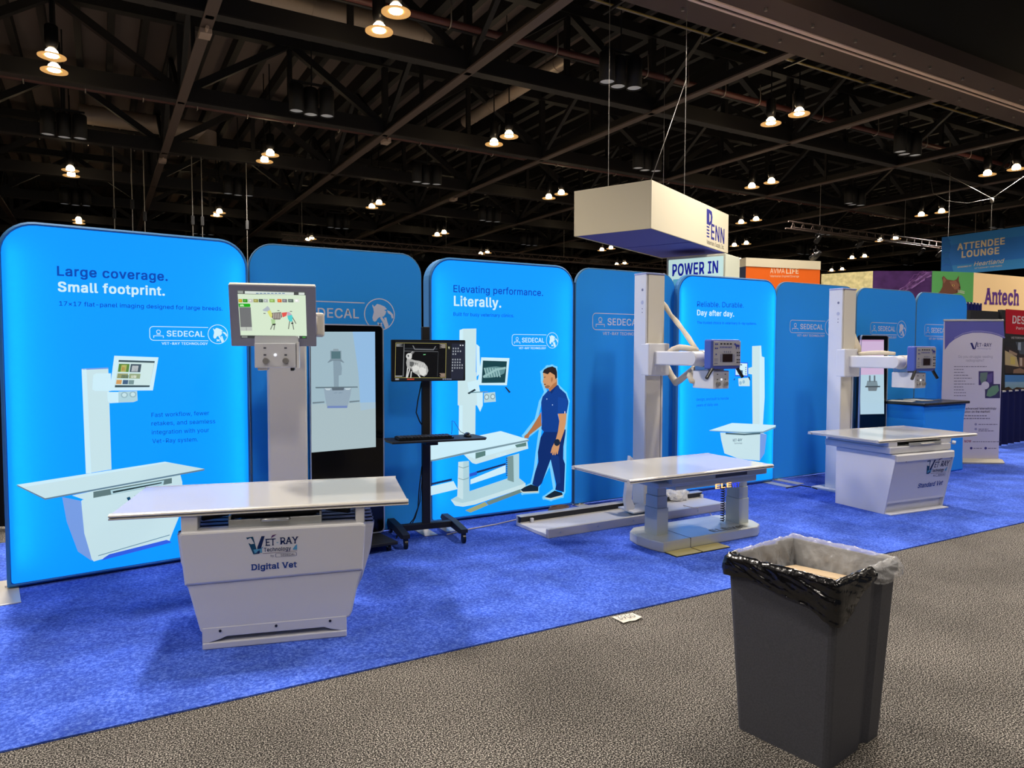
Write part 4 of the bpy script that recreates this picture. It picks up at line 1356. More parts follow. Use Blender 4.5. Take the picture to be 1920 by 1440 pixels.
# ---- the near table
TL, TR = (0.85, 4.265, .008), R(-15.5)
t = thing('examination_table', 'large near white examination table on a tapered body lettered Digital Vet', 'table', TL, TR)
TW = place(TL, TR)
table_top(t, -.75, .75, -.395, .395, .735)
FY = -.40
sh = Sheet(TW, Matrix.Translation((0, FY, 0)))
U = lambda pts: [sh.uv(*p) for p in pts]
up = U([(335, 1006), (337, 1001), (341, 998.5), (676, 980), (682, 981), (685, 985), (680.5, 1068), (346.5, 1098)])
lo = U([(347, 1097), (680, 1067), (672, 1092), (660, 1148), (656, 1156), (648, 1160), (380, 1189), (375, 1184), (352, 1104)])
ft = U([(379, 1187), (650, 1159), (650, 1190), (648, 1192), (384, 1221), (380, 1220)])
m = MB()
m.prism(up, 'y', FY - .012, FY + .10, WHITE, bev=.012)
m.build('upper_front_panel', t)
m = MB()
m.prism(lo, 'y', FY, FY + .08, WHITE, bev=.010)
m.build('lower_front_panel', t)
m = MB()
b0, b1 = ft[0], ft[1]
x0, x1 = ft[0][0], ft[1][0]
zt = .115
m.prism([(x0, .035), (x0 + .03, .035), (x0 + .09, .05), (x0 + .12, .062), (x1 - .12, .062), (x1 - .09, .05), (x1 - .03, .035), (x1, .035), (x1, zt), (x0, zt)], 'y', FY - .002, FY + .06, WHITE, bev=.004)
m.box(x0, x1, FY - .006, FY + .56, 0, .036, WHITE_SOFT, .006)
m.build('plinth', t)
m = MB()
for fx in (.12, .5, .88):
    m.cyl((x0 + (x1 - x0) * fx, FY - .006, zt - .02), (x0 + (x1 - x0) * fx, FY + .01, zt - .02), .007, BLACK, n=10)
m.build('screw', t)
# body behind the front shell: ribbed side skins and the rear shell
m = MB()
zz = [.035, .15, .3, .45, .6]
xl = [x0 + .02, x0 + .0, x0 - .07, x0 - .11, x0 - .125]
xr = [x1 - .02, x1 + .02, x1 + .09, x1 + .135, x1 + .155]
m.prism(list(zip(xr, zz)) + list(zip(xl, zz))[::-1], 'y', FY + .07, FY + .55, WHITE_SOFT, bev=.01)
for k in range(5):
    yy = FY + .13 + k * .09
    m.prism([(a + .006, z) for a, z in zip(xr, zz)] + [(a - .006, z) for a, z in zip(xl, zz)][::-1], 'y', yy, yy + .03, LAVENDER)
m.build('side_skin', t)
for s, (a, b) in enumerate((((337, 970), (369, 993)), ((667, 953), (684, 976)))):
    (ua, va), (ub, vb) = sh.uv(*a), sh.uv(*b)
    m = MB()
    m.box(ua, ub, FY + .02, FY + .12, .62, .709, WHITE, .006)
    m.build('top_support', t)
    m = MB()
    m.box(ua, ub, FY + .40, FY + .52, .60, .709, WHITE, .006)
    m.build('top_support', t)
m = MB()
(ua, va), (ub, vb) = sh.uv(426, 990), sh.uv(603, 978)
m.box(ua, ub, FY + .06, FY + .5, .632, .638, STEEL)
for yy in (FY + .045, FY + .5):
    m.box(ua, ub, yy, yy + .012, .622, .668, STEEL, .003)
for xx in (ua, ub - .012):
    m.box(xx, xx + .012, FY + .05, FY + .5, .632, .69, STEEL, .003)
m.box(ua + .03, ub - .03, FY + .1, FY + .46, .665, .675, BLACK_MATT)
m.box(ua + .01, ub - .01, FY + .08, FY + .1, .675, .69, BLACK_MATT)
tr = m.build('cassette_tray', t)
m = MB()
cx = (ua + ub) / 2
m.tube([(cx - .07, FY + .05, .66), (cx - .065, FY + .02, .664), (cx + .065, FY + .02, .664), (cx + .07, FY + .05, .66)], .009, STEEL, 8)
m.build('handle', tr)
m = MB()
for s in (-1, 1):
    a = (ua - .13, FY + .1, .64) if s < 0 else (ub + .02, FY + .2, .64)
    m.box(a[0], a[0] + .16, a[1], a[1] + .02, .66, .685, BLACK_MATT, M=Matrix.Translation(Vector(a)) @ Matrix.Rotation(R(-40 * s), 4, 'Z') @ Matrix.Translation(-Vector(a)))
m.build('slide_arm', t)
s2 = Sheet(TW, Matrix.Translation((0, FY - .0125, 0)))
m = MB()
a, b = s2.uv(462, 1040), s2.uv(560, 1033)
c = s2.uv(462, 1007)
vet_logo(s2, m, a[0], a[1], b[0] - a[0], c[1] - a[1])
s2.text(m, 'Digital Vet', (471, 1069), (557, 1063), 10.5, ink((28, 66, 146)), .034, 1, serif=True)
m.build('lettering', t)

# ---- the lifting table
TL, TR = (4.05, 4.345, .008), R(-.8)
t = thing('examination_table', 'silver lifting table on two telescopic legs and a long floor plinth', 'table', TL, TR)
TW = place(TL, TR)
table_top(t, -.745, .745, -.38, .38, .632)
m = MB()
m.box(-.30, .735, -.32, .30, .548, .598, SILVER, .006)
m.box(-.40, -.02, -.28, .28, .52, .56, SILVER, .01)
m.build('top_frame', t)
m = MB()
m.box(-.22, .67, -.27, .25, .487, .548, SILVER, .008)
m.build('lift_beam', t)
m = MB()
m.box(.085, .12, -.3, -.2, .555, .59, mat('tray_slot', (60, 70, 84), 0.5))
m.box(.15, .5, -.322, -.3, .562, .586, mat('tray_slot', (60, 70, 84), 0.5))
m.build('tray_slot', t)
sg = Sheet(TW, Matrix.Translation((0, -.2705, 0)))
m = MB()
a, b = sg.uv(1341, 916.5), sg.uv(1371, 914)
sg.text_uv(m, 'ELE', a[0], a[1], b[0] - a[0], .036, mat('amber_sign_glow', (255, 196, 120), 0.4, 0, 0.3, 1.3), .03, 1)
a = sg.uv(1372.5, 914)
sg.text_uv(m, 'VET', a[0], a[1], .085, .034, mat('blue_sign_glow', (50, 70, 255), 0.4, 0, 0.3, 1.0), .03, 1)
m.build('lit_sign', t)
for lx, ly in ((-.215, -.055), (.665, -.09)):
    m = MB()
    for k, (z0, z1, g) in enumerate(((.0, .30, 0), (.30, .40, .006), (.40, .495, .012))):
        m.box(lx + g, lx + .118 - g, ly + g, ly + .155 - g, z0 + (.08 if k == 0 else 0), z1, SILVER, .004)
    m.build('telescopic_leg', t)
m = MB()
pl = [(-.30, -.23), (.74, -.23), (.83, -.17), (.88, -.05), (.88, .10), (.83, .20), (.74, .26), (-.20, .26), (-.30, .18), (-.335, .05), (-.33, -.1)]
m.prism(pl, 'z', 0, .083, PLINTH, bev=.01)
m.box(-.02, -.016, -.231, .26, .01, .0838, DARKGAP)
m.build('plinth', t)
sp = Sheet(TW, Matrix.Translation((0, 0, .084)) @ Matrix.Rotation(R(-90), 4, 'X'))
m = MB()
a, b = (.28, -.19), (.66, -.19)
sp.text_uv(m, 'ELEvet', .28, -.19, .38, .072, ink((112, 112, 104)), .01, 1)
m.build('lettering', t)
m = MB()
m.box(-.285, -.03, -.365, -.235, .0, .010, mat('brass_tread', (196, 182, 120), 0.4, 0.4), .003)
m.box(-.29, -.025, -.37, -.235, .0, .006, RUBBER, .002)
m.box(-.015, .27, -.365, -.235, .0, .010, mat('brass_tread', (196, 182, 120), 0.4, 0.4), .003)
m.box(-.02, .275, -.37, -.235, .0, .006, RUBBER, .002)
m.build('foot_pedal', t)
m = MB()
pts = []
for i in range(190):
    a = i * .62
    pts.append((.585 + .016 * math.cos(a), .02 + .016 * math.sin(a), .09 + .40 * i / 190))
m.tube(pts, .0045, BLACK, 5)
m.build('coiled_cord', t)

# ---- the rear table
TL, TR = (6.487, 4.06, .008), R(-5.6)
t = thing('examination_table', 'white rear examination table with a square cabinet body lettered Standard Vet', 'table', TL, TR)
TW = place(TL, TR)
TI = TW.inverted()


def loc(px, py, z):
    return TI @ on_z(px, py, z)


c = [loc(*p, .73) for p in ((1646, 827), (1829, 814), (1697, 798), (1516, 809))]
tx0, tx1 = (c[0].x + c[3].x) / 2, (c[1].x + c[2].x) / 2
ty0, ty1 = (c[0].y + c[1].y) / 2, (c[2].y + c[3].y) / 2
table_top(t, tx0, tx1, ty0, ty1, .725)
BW, BD = .856, .565
side = [(0, 0), (BD, 0), (BD, .585), (-.105, .585), (-.105, .53), (-.10, .50)]
for x0, x1, nm in ((0, .02, 'left_side'), (BW - .02, BW, 'right_side')):
    m = MB()
    m.prism(side, 'x', x0, x1, WHITE_SOFT, bev=.002)
    m.build(nm, t)
m = MB()
fr = [(-.10, .585), (-.115, .575), (-.115, .52), (-.09, .515), (-.02, .125), (-.02, .105), (.02, .105), (.02, .585)]
m.prism([(y, z) for y, z in fr], 'x', .012, BW - .012, WHITE, bev=.002)
m.build('front_panel', t)
m = MB()
m.box(.02, BW - .02, BD - .02, BD, 0, .585, WHITE_SOFT)
m.build('back_panel', t)
m = MB()
m.box(.02, BW - .02, .02, .04, .0, .12, WHITE_SOFT)
m.prism([(.01, -.07), (BW - .01, -.07), (BW - .01, .3), (.01, .3)], 'z', 0, .012, WHITE_SOFT, bev=.003)
m.build('kick_plate', t)
m = MB()
m.box(-.03, BW - .0, -.07, BD + .12, .59, .655, WHITE_SOFT, .008)
m.box(-.02, .10, -.05, BD + .1, .655, .70, WHITE_SOFT, .006)
m.box(BW - .13, BW + .03, -.05, BD + .1, .655, .70, WHITE_SOFT, .006)
m.build('top_support', t)
m = MB()
m.box(.24, .70, -.06, .40, .66, .667, STEEL)
m.box(.24, .70, -.075, -.06, .655, .685, STEEL, .003)
m.box(.27, .66, -.05, .38, .669, .688, BLACK_MATT)
tr = m.build('cassette_tray', t)
m = MB()
m.tube([(.40, -.07, .672), (.40, -.095, .672), (.56, -.095, .672), (.56, -.07, .672)], .008, ALU, 8)
m.build('handle', tr)
m = MB()
m.cyl((BW + .015, -.065, .66), (BW + .035, -.09, .655), .02, mat('clear_knob', (190, 200, 214), 0.15), n=14)
m.build('lock_knob', t)
# sloping front print: the panel between its lip and kick
sl = math.atan2(.07, .39)
s4 = Sheet(TW, Matrix.Translation((0, -.02, .125)) @ Matrix.Rotation(math.atan2(.07, .39), 4, 'X'))
m = MB()
a, b, d_ = s4.uv(1731, 889.5), s4.uv(1775, 882), s4.uv(1731, 864)
vet_logo(s4, m, a[0], a[1], b[0] - a[0], d_[1] - a[1], 2, .16)
s4.text(m, 'Standard Vet', (1720, 915), (1766.5, 908.5), 8, ink((36, 74, 150)), .024, 2, serif=True, slant=.15)
for q in ((1699, 865.6), (1766, 859.4)):
    s4.disc(m, s4.uv(*q), .006, ink((60, 64, 80)), 2, n=8)
m.build('lettering', t)


# ================================================================== x-ray stands
HOSE = mat('cream_sleeve', (206, 196, 176), 0.6, 0, 0.3, bump=.5, scale=40)


def console(t, x0, x1, y0, y1, z0, z1, W):
    """Square operator console with buttons, a small dark display, a printed animal, and two splayed grips."""
    m = MB()
    m.box(x0, x1, y0, y1, z0, z1, BLUEBOX, .014, seg=3)
    c = m.build('control_console', t)
    m = MB()
    m.box(x0 + .02, x1 - .006, y0 - .004, y0 + .006, z0 + .028, z1 - .014, mat('console_grey', (168, 168, 178), 0.4), .004)
    m.build('fascia', c)
    sh = Sheet(W, Matrix.Translation((x0 + .02, y0 - .0045, z0 + .028)))
    w, h = x1 - x0 - .026, z1 - z0 - .042
    dk, bl, pale = ink((26, 24, 28)), ink((58, 66, 150)), ink((118, 122, 150))
    m = MB()
    Q = lambda a, b, c_, d, k, l=1: sh.rect(m, a * w, b * h, c_ * w, d * h, k, l, False)
    for i in range(4):
        Q(.24 + i * .115, .865, .315 + i * .115, .915, dk)
    for i in range(8):
        Q(.23 + i * .056, .73, .262 + i * .056, .785, bl)
    for i in range(4):
        Q(.375 + i * .075, .535, .41 + i * .075, .60, pale)
    Q(.31, .15, .71, .49, ink((120, 126, 150)))
    Q(.25, .16, .285, .47, pale)
    Q(.725, .16, .76, .47, pale)
    for x, y in ((.07, .87), (.13, .87), (.07, .7), (.13, .7), (.09, .46), (.87, .53), (.94, .53), (.87, .42), (.94, .42), (.87, .24), (.94, .24), (.87, .13), (.94, .13)):
        Q(x - .02, y - .02, x + .025, y + .035, dk if y < .6 and x > .5 else bl)
    Q(.03, .27, .17, .29, pale)
    Q(.03, .2, .17, .215, pale)
    Q(.03, .08, .15, .12, pale)
    X = lambda pts: [(a * w, b * h) for a, b in pts]
    sh.poly(m, X([(.745, .9), (.79, .93), (.83, .87), (.93, .86), (.96, .8), (.94, .79), (.93, .68), (.91, .68), (.91, .77), (.85, .77), (.84, .68), (.82, .68), (.81, .8), (.78, .85), (.745, .87)]), bl, 1, False)
    m.build('fascia_print', c)
    m = MB()
    sh.rect(m, .33 * w, .16 * h, .69 * w, .48 * h, mat('console_display', (40, 26, 26), 0.15, 0, 0.6), 2, False)
    m.build('display', c)
    for s, x in ((-1, x0 + .03), (1, x1 - .03)):
        m = MB()
        m.cyl((x, y0 + .015, z0 + .012), (x + s * .07 - .025, y0 - .012, z0 - .075), .015, BLACK, n=10)
        m.build('grip', c)


def collimator(t, x0, x1, y0, y1, z0, z1, W, lamp=True):
    m = MB()
    m.box(x0, x1, y0, y1, z0, z1, WHITE_SOFT, .006)
    c = m.build('collimator', t)
    for fx in (.27, .75):
        m = MB()
        cx, cz = x0 + (x1 - x0) * fx, z0 + (z1 - z0) * .28
        m.cyl((cx, y0 + .002, cz), (cx, y0 - .022, cz), .021, mat('knob_grey', (150, 148, 146), 0.35, 0.3), .018, 18)
        m.build('knob', c)
    m = MB()
    cx, cz = x0 + (x1 - x0) * .5, z0 + (z1 - z0) * .52
    m.cyl((cx, y0 + .002, cz), (cx, y0 - .006, cz), .009, mat('white_button', (236, 240, 250), 0.3, 0, 0.5, 0.8), n=14)
    m.build('lamp_button', c)
    m = MB()
    sh = Sheet(W, Matrix.Translation((0, y0 - .0005, 0)))
    for fx, fz in ((.25, .8), (.75, .8), (.25, .52), (.75, .52)):
        a, b = x0 + (x1 - x0) * fx, z0 + (z1 - z0) * fz
        sh.rect(m, a - .008, b - .005, a + .008, b + .005, ink((96, 98, 110)), 1, False)
    m.build('marking', c)
    return c


def tall_stand(label, loc, rz, hose_kind):
    t = thing('x_ray_stand', label, 'x-ray machine', loc, rz)
    W = place(loc, rz)
    m = MB()
    m.box(-.118, -.098, -.085, .085, .02, 2.25, WHITE_SOFT, .004)
    m.box(.098, .118, -.075, .085, .02, 2.25, WHITE_SOFT, .004)
    m.box(-.1, .1, .0, .085, .02, 2.24, WHITE_SOFT)
    m.box(-.105, .105, -.03, .0, .02, 2.2, DARKGAP)
    co = m.build('column', t)
    m = MB()
    m.box(-.09, .115, -.088, -.03, 1.58, 2.245, CREAM, .008)
    m.build('upper_cover', co)
    m = MB()
    m.box(-.09, .09, -.072, -.03, .03, 1.3, CREAM, .006)
    m.build('lower_cover', co)
    m = MB()
    m.box(-.121, .121, -.092, .088, 2.245, 2.262, LAVENDER, .005)
    m.build('top_cap', co)
    m = MB()
    side = Sheet(W, Matrix.Translation((-.1185, 0, 0)) @ Matrix.Rotation(R(-90), 4, 'Z'))
    for v, r_, c in ((2.1, .014, (120, 124, 150)), (1.98, .02, (176, 182, 206)), (1.92, .006, (110, 114, 140)), (1.885, .006, (110, 114, 140))):
        side.disc(m, (.035, v), r_, ink(c), 1, n=12)
    m.build('warning_label', co)
    m = MB()
    m.box(-.12, .145, -.135, -.02, 1.28, 1.59, WHITE_SOFT, .012)
    m.build('carriage', t)
    m = MB()
    m.box(-.055, .085, -.71, -.12, 1.385, 1.515, WHITE_SOFT, .012)
    m.build('arm', t)
    m = MB()
    m.cyl((-.115, -.69, 1.45), (.0, -.69, 1.45), .064, WHITE_SOFT, n=28)
    m.cyl((-.121, -.69, 1.45), (-.115, -.69, 1.45), .058, WHITE_SOFT, n=28)
    m.cyl((.0, -.69, 1.45), (.36, -.69, 1.45), .074, CREAM, n=28)
    m.cyl((.36, -.69, 1.45), (.40, -.69, 1.45), .074, CREAM, .05, n=28)
    m.box(.02, .22, -.76, -.60, 1.345, 1.40, STEEL, .004)
    m.build('tube_head', t)
    console(t, -.085, .272, -.90, -.81, 1.362, 1.618, W)
    m = MB()
    m.box(.05, .2, -.82, -.74, 1.42, 1.5, BLACK_MATT, .004)
    m.build('console_bracket', t)
    collimator(t, -.015, .175, -.86, -.61, 1.188, 1.347, W)
    m = MB()
    if hose_kind == 1:
        pts = [(.10, .03, 2.05), (.14, .0, 2.01), (.15, -.06, 1.95), (.14, -.15, 1.86), (.135, -.24, 1.79), (.12, -.33, 1.72), (.11, -.42, 1.64), (.085, -.5, 1.58), (.07, -.57, 1.52)]
        m.tube(pts, [.018, .022, .026, .020, .026, .021, .026, .023, .024], HOSE, 10)
        pts = [(.03, -.62, 1.53), (.0, -.5, 1.545), (.02, -.4, 1.55), (.05, -.28, 1.53), (.1, -.16, 1.5)]
        m.tube(pts, [.02, .028, .03, .028, .02], HOSE, 10)
        pts = [(.16, -.06, 1.40), (.18, -.12, 1.28), (.17, -.2, 1.215), (.13, -.3, 1.245), (.13, -.45, 1.34), (.10, -.55, 1.36)]
        m.tube(pts, [.026, .032, .036, .032, .03, .028], HOSE, 10)
        pts = [(.10, -.5, 1.36), (.0, -.56, 1.29), (-.02, -.6, 1.25), (.04, -.66, 1.23)]
        m.tube(pts, [.026, .03, .026, .024], HOSE, 10)
    else:
        pts = [(.11, .02, 2.0), (.14, .02, 1.98), (.135, .0, 1.88), (.14, -.02, 1.78), (.15, -.05, 1.68), (.14, -.1, 1.60), (.11, -.14, 1.54)]
        m.tube(pts, [.018, .022, .026, .033, .04, .04, .028], HOSE, 10)
        pts = [(.09, -.16, 1.535), (.06, -.3, 1.545), (.05, -.45, 1.55), (.08, -.58, 1.54)]
        m.tube(pts, [.02, .024, .024, .018], HOSE, 10)
    m.build('cable_sleeve', t)
    m = MB()
    for k in range(3):
        m.tube([(.06 + k * .03, -.72, 1.40), (.05 + k * .04, -.77, 1.375), (.06 + k * .035, -.80, 1.36)], .005, BLACK, 5)
    m.build('wire', t)
    return t, W


t, W = tall_stand('tall white x-ray stand with a hanging sleeve, its column riding on the floor rail', (4.6175, 5.315, .055), 0, 1)
m = MB()
m.prism([(-.43, -.31), (-.02, -.28), (.13, -.12), (.13, .10), (-.14, .10), (-.14, -.05), (-.40, -.05)], 'z', .03, .045, WHITE_SOFT, bev=.003)
m.build('carriage_plate', t)
m = MB()
m.prism([(-.43, .04), (-.37, .04), (-.33, .06), (-.375, .14), (-.365, .30), (-.36, .52), (-.40, .55), (-.43, .34), (-.455, .14)], 'y', -.22, -.18, WHITE_SOFT, bev=.004)
m.build('cable_bracket', t)
t, W = tall_stand('tall white x-ray stand behind the rear square table', (7.215, 5.065, .008), R(-1), 2)
m = MB()
m.box(-.2, .2, -.13, .2, 0, .022, WHITE_SOFT, .004)
m.build('base_plate', t)

# floor rail under the middle stand
RL, RZ = (4.32, 5.19, .008), R(.6)
t = thing('floor_rail', 'long white floor rail on the carpet behind the lifting table', 'rail', RL, RZ)
m = MB()
m.box(-1.12, 1.12, -.25, .25, .0, .03, WHITE_SOFT, .003)
m.build('base_plate', t)
for y0, y1 in ((-.262, -.238), (-.21, -.20)):
    pass
m = MB()
m.box(-1.12, 1.12, -.262, -.225, .0, .075, ALU, .004)
m.build('front_rail', t)
m = MB()
m.box(-1.12, 1.12, .238, .262, .0, .085, WHITE_SOFT, .003)
m.box(-1.12, 1.12, .185, .262, .085, .093, ALU, .003)
m.box(-1.12, 1.12, .185, .19, .03, .04, ALU)
m.box(-1.11, 1.11, .19, .236, .03, .084, BLACK_MATT)
m.build('rear_rail', t)
m = MB()
for x in (-1.02, 1.08):
    m.box(x, x + .03, .165, .188, .03, .07, WHITE_SOFT, .003)
for i in range(6):
    x = -1.0 + i * .4
    m.cyl((x, -.2625, .04), (x, -.266, .04), .008, STEEL, n=8)
m.build('bolt', t)

# ---- the near stand with the touch screen
SL, SR = (1.21, 5.42, .008), R(-15)
t = thing('x_ray_stand', 'broad white x-ray stand carrying a grey touch screen, behind the near table', 'x-ray machine', SL, SR)
SW = place(SL, SR)
m = MB()
m.box(-.135, .135, -.10, .08, .0, 2.0, CREAM, .014)
m.box(-.128, .128, -.108, -.09, .06, 1.96, CREAM, .006)
m.box(-.141, -.128, -.09, .09, .0, 2.0, WHITE_SOFT, .004)
m.build('column', t)
m = MB()
m.box(-.22, .22, -.16, .16, 0, .03, WHITE_SOFT, .004)
m.build('base_plate', t)
m = MB()
m.box(-.13, .05, -.60, -.09, 1.64, 1.80, CREAM, .012)
m.build('arm', t)
m = MB()
m.cyl((-.30, -.60, 1.74), (.22, -.60, 1.74), .078, CREAM, n=26)
m.box(.20, .265, -.66, -.54, 1.655, 1.815, CREAM, .02, seg=3)
m.cyl((.265, -.60, 1.735), (.267, -.60, 1.735), .006, BLACK, n=10)
m.build('tube_head', t)
TILT = R(17)
ML = Matrix.Translation((-.05, -.755, 1.782)) @ Matrix.Rotation(TILT, 4, 'X')
m = MB()
m.box(-.262, .262, -.0, .045, -.20, .20, GREYFRAME, .006, M=ML)
m.box(-.258, .258, .006, .05, .196, .203, CREAM, .002, M=ML)  # cream strip paints light from above onto the grey top edge
mo = m.build('touch_monitor', t)
m = MB()
m.box(-.06, .06, .04, .12, -.08, .08, BLACK_MATT, .005, M=ML)
m.build('monitor_mount', t)
sm = Sheet(SW, ML)
m = MB()
sm.poly(m, [(445, 544), (572.7, 547.3), (575.5, 635), (451.5, 634)], scr((214, 232, 206)), 1)
P = lambda pts, c, l=2: sm.poly(m, pts, scr(c), l)
P([(445, 544), (572.7, 547.3), (572.9, 553.6), (445.4, 551)], (70, 72, 72))
P([(459, 545.6), (551, 548), (551, 553), (459, 550.4)], (214, 224, 216), 3)
P([(560, 548.3), (571, 548.6), (571, 553), (560, 552.8)], (214, 224, 216), 3)
P([(445.5, 545), (456, 545.3), (456, 550.2), (446, 550)], (150, 156, 150), 3)
[P([(480 + k * 7, 549), (485 + k * 7, 549.1), (485 + k * 7, 550.8), (480 + k * 7, 550.7)], (110, 140, 170), 4) for k in range(8)]
for x0, x1, c in ((447, 454, (190, 160, 40)), (455, 464, (50, 140, 30)), (465, 474, (196, 196, 190)), (475, 484, (150, 150, 80)), (485, 493, (70, 84, 76)), (494, 502, (170, 176, 176)), (505, 515, (140, 176, 90)), (520, 528, (214, 110, 50)), (529, 538, (120, 120, 126)), (540, 550, (96, 110, 104)), (552, 561, (226, 230, 222))):
    P([(x0, 560.5), (x1, 560.7), (x1 + .4, 567), (x0 + .4, 566.7)], c)
    P([(x0 + 2, 562), (x1 - 3, 562), (x1 - 3, 565), (x0 + 2, 565)], tuple(min(255, v + 36) for v in c), 3)
P([(447, 569), (468, 569.2), (469.5, 571), (469, 575.5), (448, 575.6)], (20, 170, 20))
P([(450, 571), (456, 570.6), (458, 574), (450, 574)], (190, 236, 180), 3)
P([(448.5, 576), (470, 576), (472.5, 613), (451, 613)], (112, 114, 116))
P([(451, 613), (472.5, 613), (473, 620), (451.4, 620)], (190, 196, 188))
P([(461.6, 613), (462.2, 613), (462.4, 620), (461.8, 620)], (110, 112, 112), 3)
P([(451, 628.6), (575.2, 629.8), (575.5, 635), (451.5, 634)], (56, 58, 60))
P([(555, 630), (561, 630), (561, 634), (555, 634)], (214, 220, 212), 3)
P([(567, 631), (573, 631), (573, 633.6), (567, 633.6)], (60, 150, 60), 3)
P([(453, 629.6), (464, 629.8), (464, 633), (453, 633)], (130, 134, 130), 3)
P([(492, 581), (497, 577.6), (501.6, 573.6), (505, 577), (506.6, 581), (501, 584), (494, 583)], (176, 186, 196))
P([(501, 584), (506.6, 580.6), (511, 590), (509, 597), (505, 592)], (220, 222, 120))
P([(509, 586.6), (527, 585), (529, 594), (525, 599), (513, 599), (509, 594)], (120, 112, 106))
for k in range(5):
    P([(512 + k * 3.2, 587), (513.4 + k * 3.2, 587), (514 + k * 3.2, 597), (512.6 + k * 3.2, 597)], (196, 186, 176), 3)
P([(528, 586.4), (538.6, 585), (537, 592), (530, 595)], (226, 86, 80))
P([(538.6, 591), (546, 588), (549, 594), (548, 603), (543, 603), (540, 598)], (80, 206, 206))
P([(538.4, 585), (542, 584.6), (547, 590), (538.6, 592)], (196, 170, 190), 3)
P([(508, 598), (516, 599), (516, 609), (510, 610)], (170, 206, 150))
for a, b in (((511, 609), (507.6, 617)), ((515, 609), (513.6, 617.6)), ((543, 603), (541, 616)), ((548, 603), (550.6, 617)), ((549, 596), (554.6, 606))):
    sm.line(m, [a, b], .006, scr((120, 126, 116)), 2)
P([(511, 607), (517, 606.6), (516.6, 609), (511.4, 610)], (40, 44, 44), 3)
P([(546, 605), (550, 604.6), (550, 607), (546, 607.4)], (40, 44, 44), 3)
for q in ((494, 586.8), (520, 581.6), (543.6, 583)):
    P([(q[0], q[1]), (q[0] + 4, q[1]), (q[0] + 4, q[1] + 1.6), (q[0], q[1] + 1.6)], (120, 126, 120))
m.build('screen', mo)
m = MB()
m.box(-.17, .10, -.72, -.56, 1.60, 1.66, WHITE_SOFT, .006)
m.build('collimator_neck', t)
c = collimator(t, -.165, .085, -.80, -.56, 1.455, 1.612, SW)
m = MB()
m.box(.088, .105, -.80, -.60, 1.45, 1.62, WHITE, .003)
m.box(-.15, -.09, -.78, -.6, 1.438, 1.456, CREAM, .006)
m.box(.05, .072, -.79, -.6, 1.435, 1.456, BLACK_MATT, .003)
m.build('filter_rail', c)

# ================================================================== vertical screens, cart, keyboard
def kiosk(label, x0, x1, yf, pic, z1=1.765):
    W_ = x1 - x0
    L = (x0, yf, .008)
    t = thing('vertical_screen', label, 'screen', L, 0)
    m = MB()
    m.prism(round_rect(0, W_, .085, z1, .035, 5), 'y', .012, .06, BLACK, bev=.004)
    b = m.build('body', t)
    m = MB()
    o = round_rect(-.004, W_ + .004, .081, z1 + .004, .038, 5)
    i = round_rect(.004, W_ - .004, .089, z1 - .004, .032, 5)
    sh = Sheet(place(L), Matrix.Translation((0, .0, 0)))
    n = len(o)
    vs = [(p[0], y, p[1]) for y in (.0, .02) for p in o] + [(p[0], y, p[1]) for y in (.0, .02) for p in i]
    fs = []
    for k in range(n):
        k2 = (k + 1) % n
        fs += [[k, k2, n + k2, n + k], [k, 2 * n + k, 2 * n + k2, k2], [2 * n + k2, 2 * n + k, 3 * n + k, 3 * n + k2]]
    m.add(vs, fs, mat('silver_trim', (196, 206, 226), 0.3, 0.5))
    m.build('rim', t)
    m = MB()
    m.prism(round_rect(.004, W_ - .004, .09, z1 - .005, .032, 5), 'y', .008, .013, mat('black_glass', (6, 6, 9), 0.12, 0, 0.35))
    m.build('glass_front', t)
    sh = Sheet(place(L), Matrix.Translation((0, .0075, 0)))
    m = MB()
    pic(sh, m)
    m.build('screen', t)
    m = MB()
    m.prism([(-.02, -.30), (W_ - .0, -.30), (W_ - .05, .2), (.05, .2)], 'z', .05, .075, BLACK_MATT, bev=.004)
    m.prism([(.12, .014), (W_ - .12, .014), (W_ - .12, .058), (.12, .058)], 'z', .07, .3, BLACK_MATT)
    ba = m.build('base', t)
    for cx, cy in ((.04, -.26), (W_ - .06, -.26), (.1, .15), (W_ - .1, .15)):
        m = MB()
        m.cyl((cx - .012, cy, .025), (cx + .012, cy, .025), .025, BLACK, n=14)
        m.box(cx - .016, cx + .016, cy - .012, cy + .012, .03, .052, STEEL)
        m.build('caster', ba)
    return t


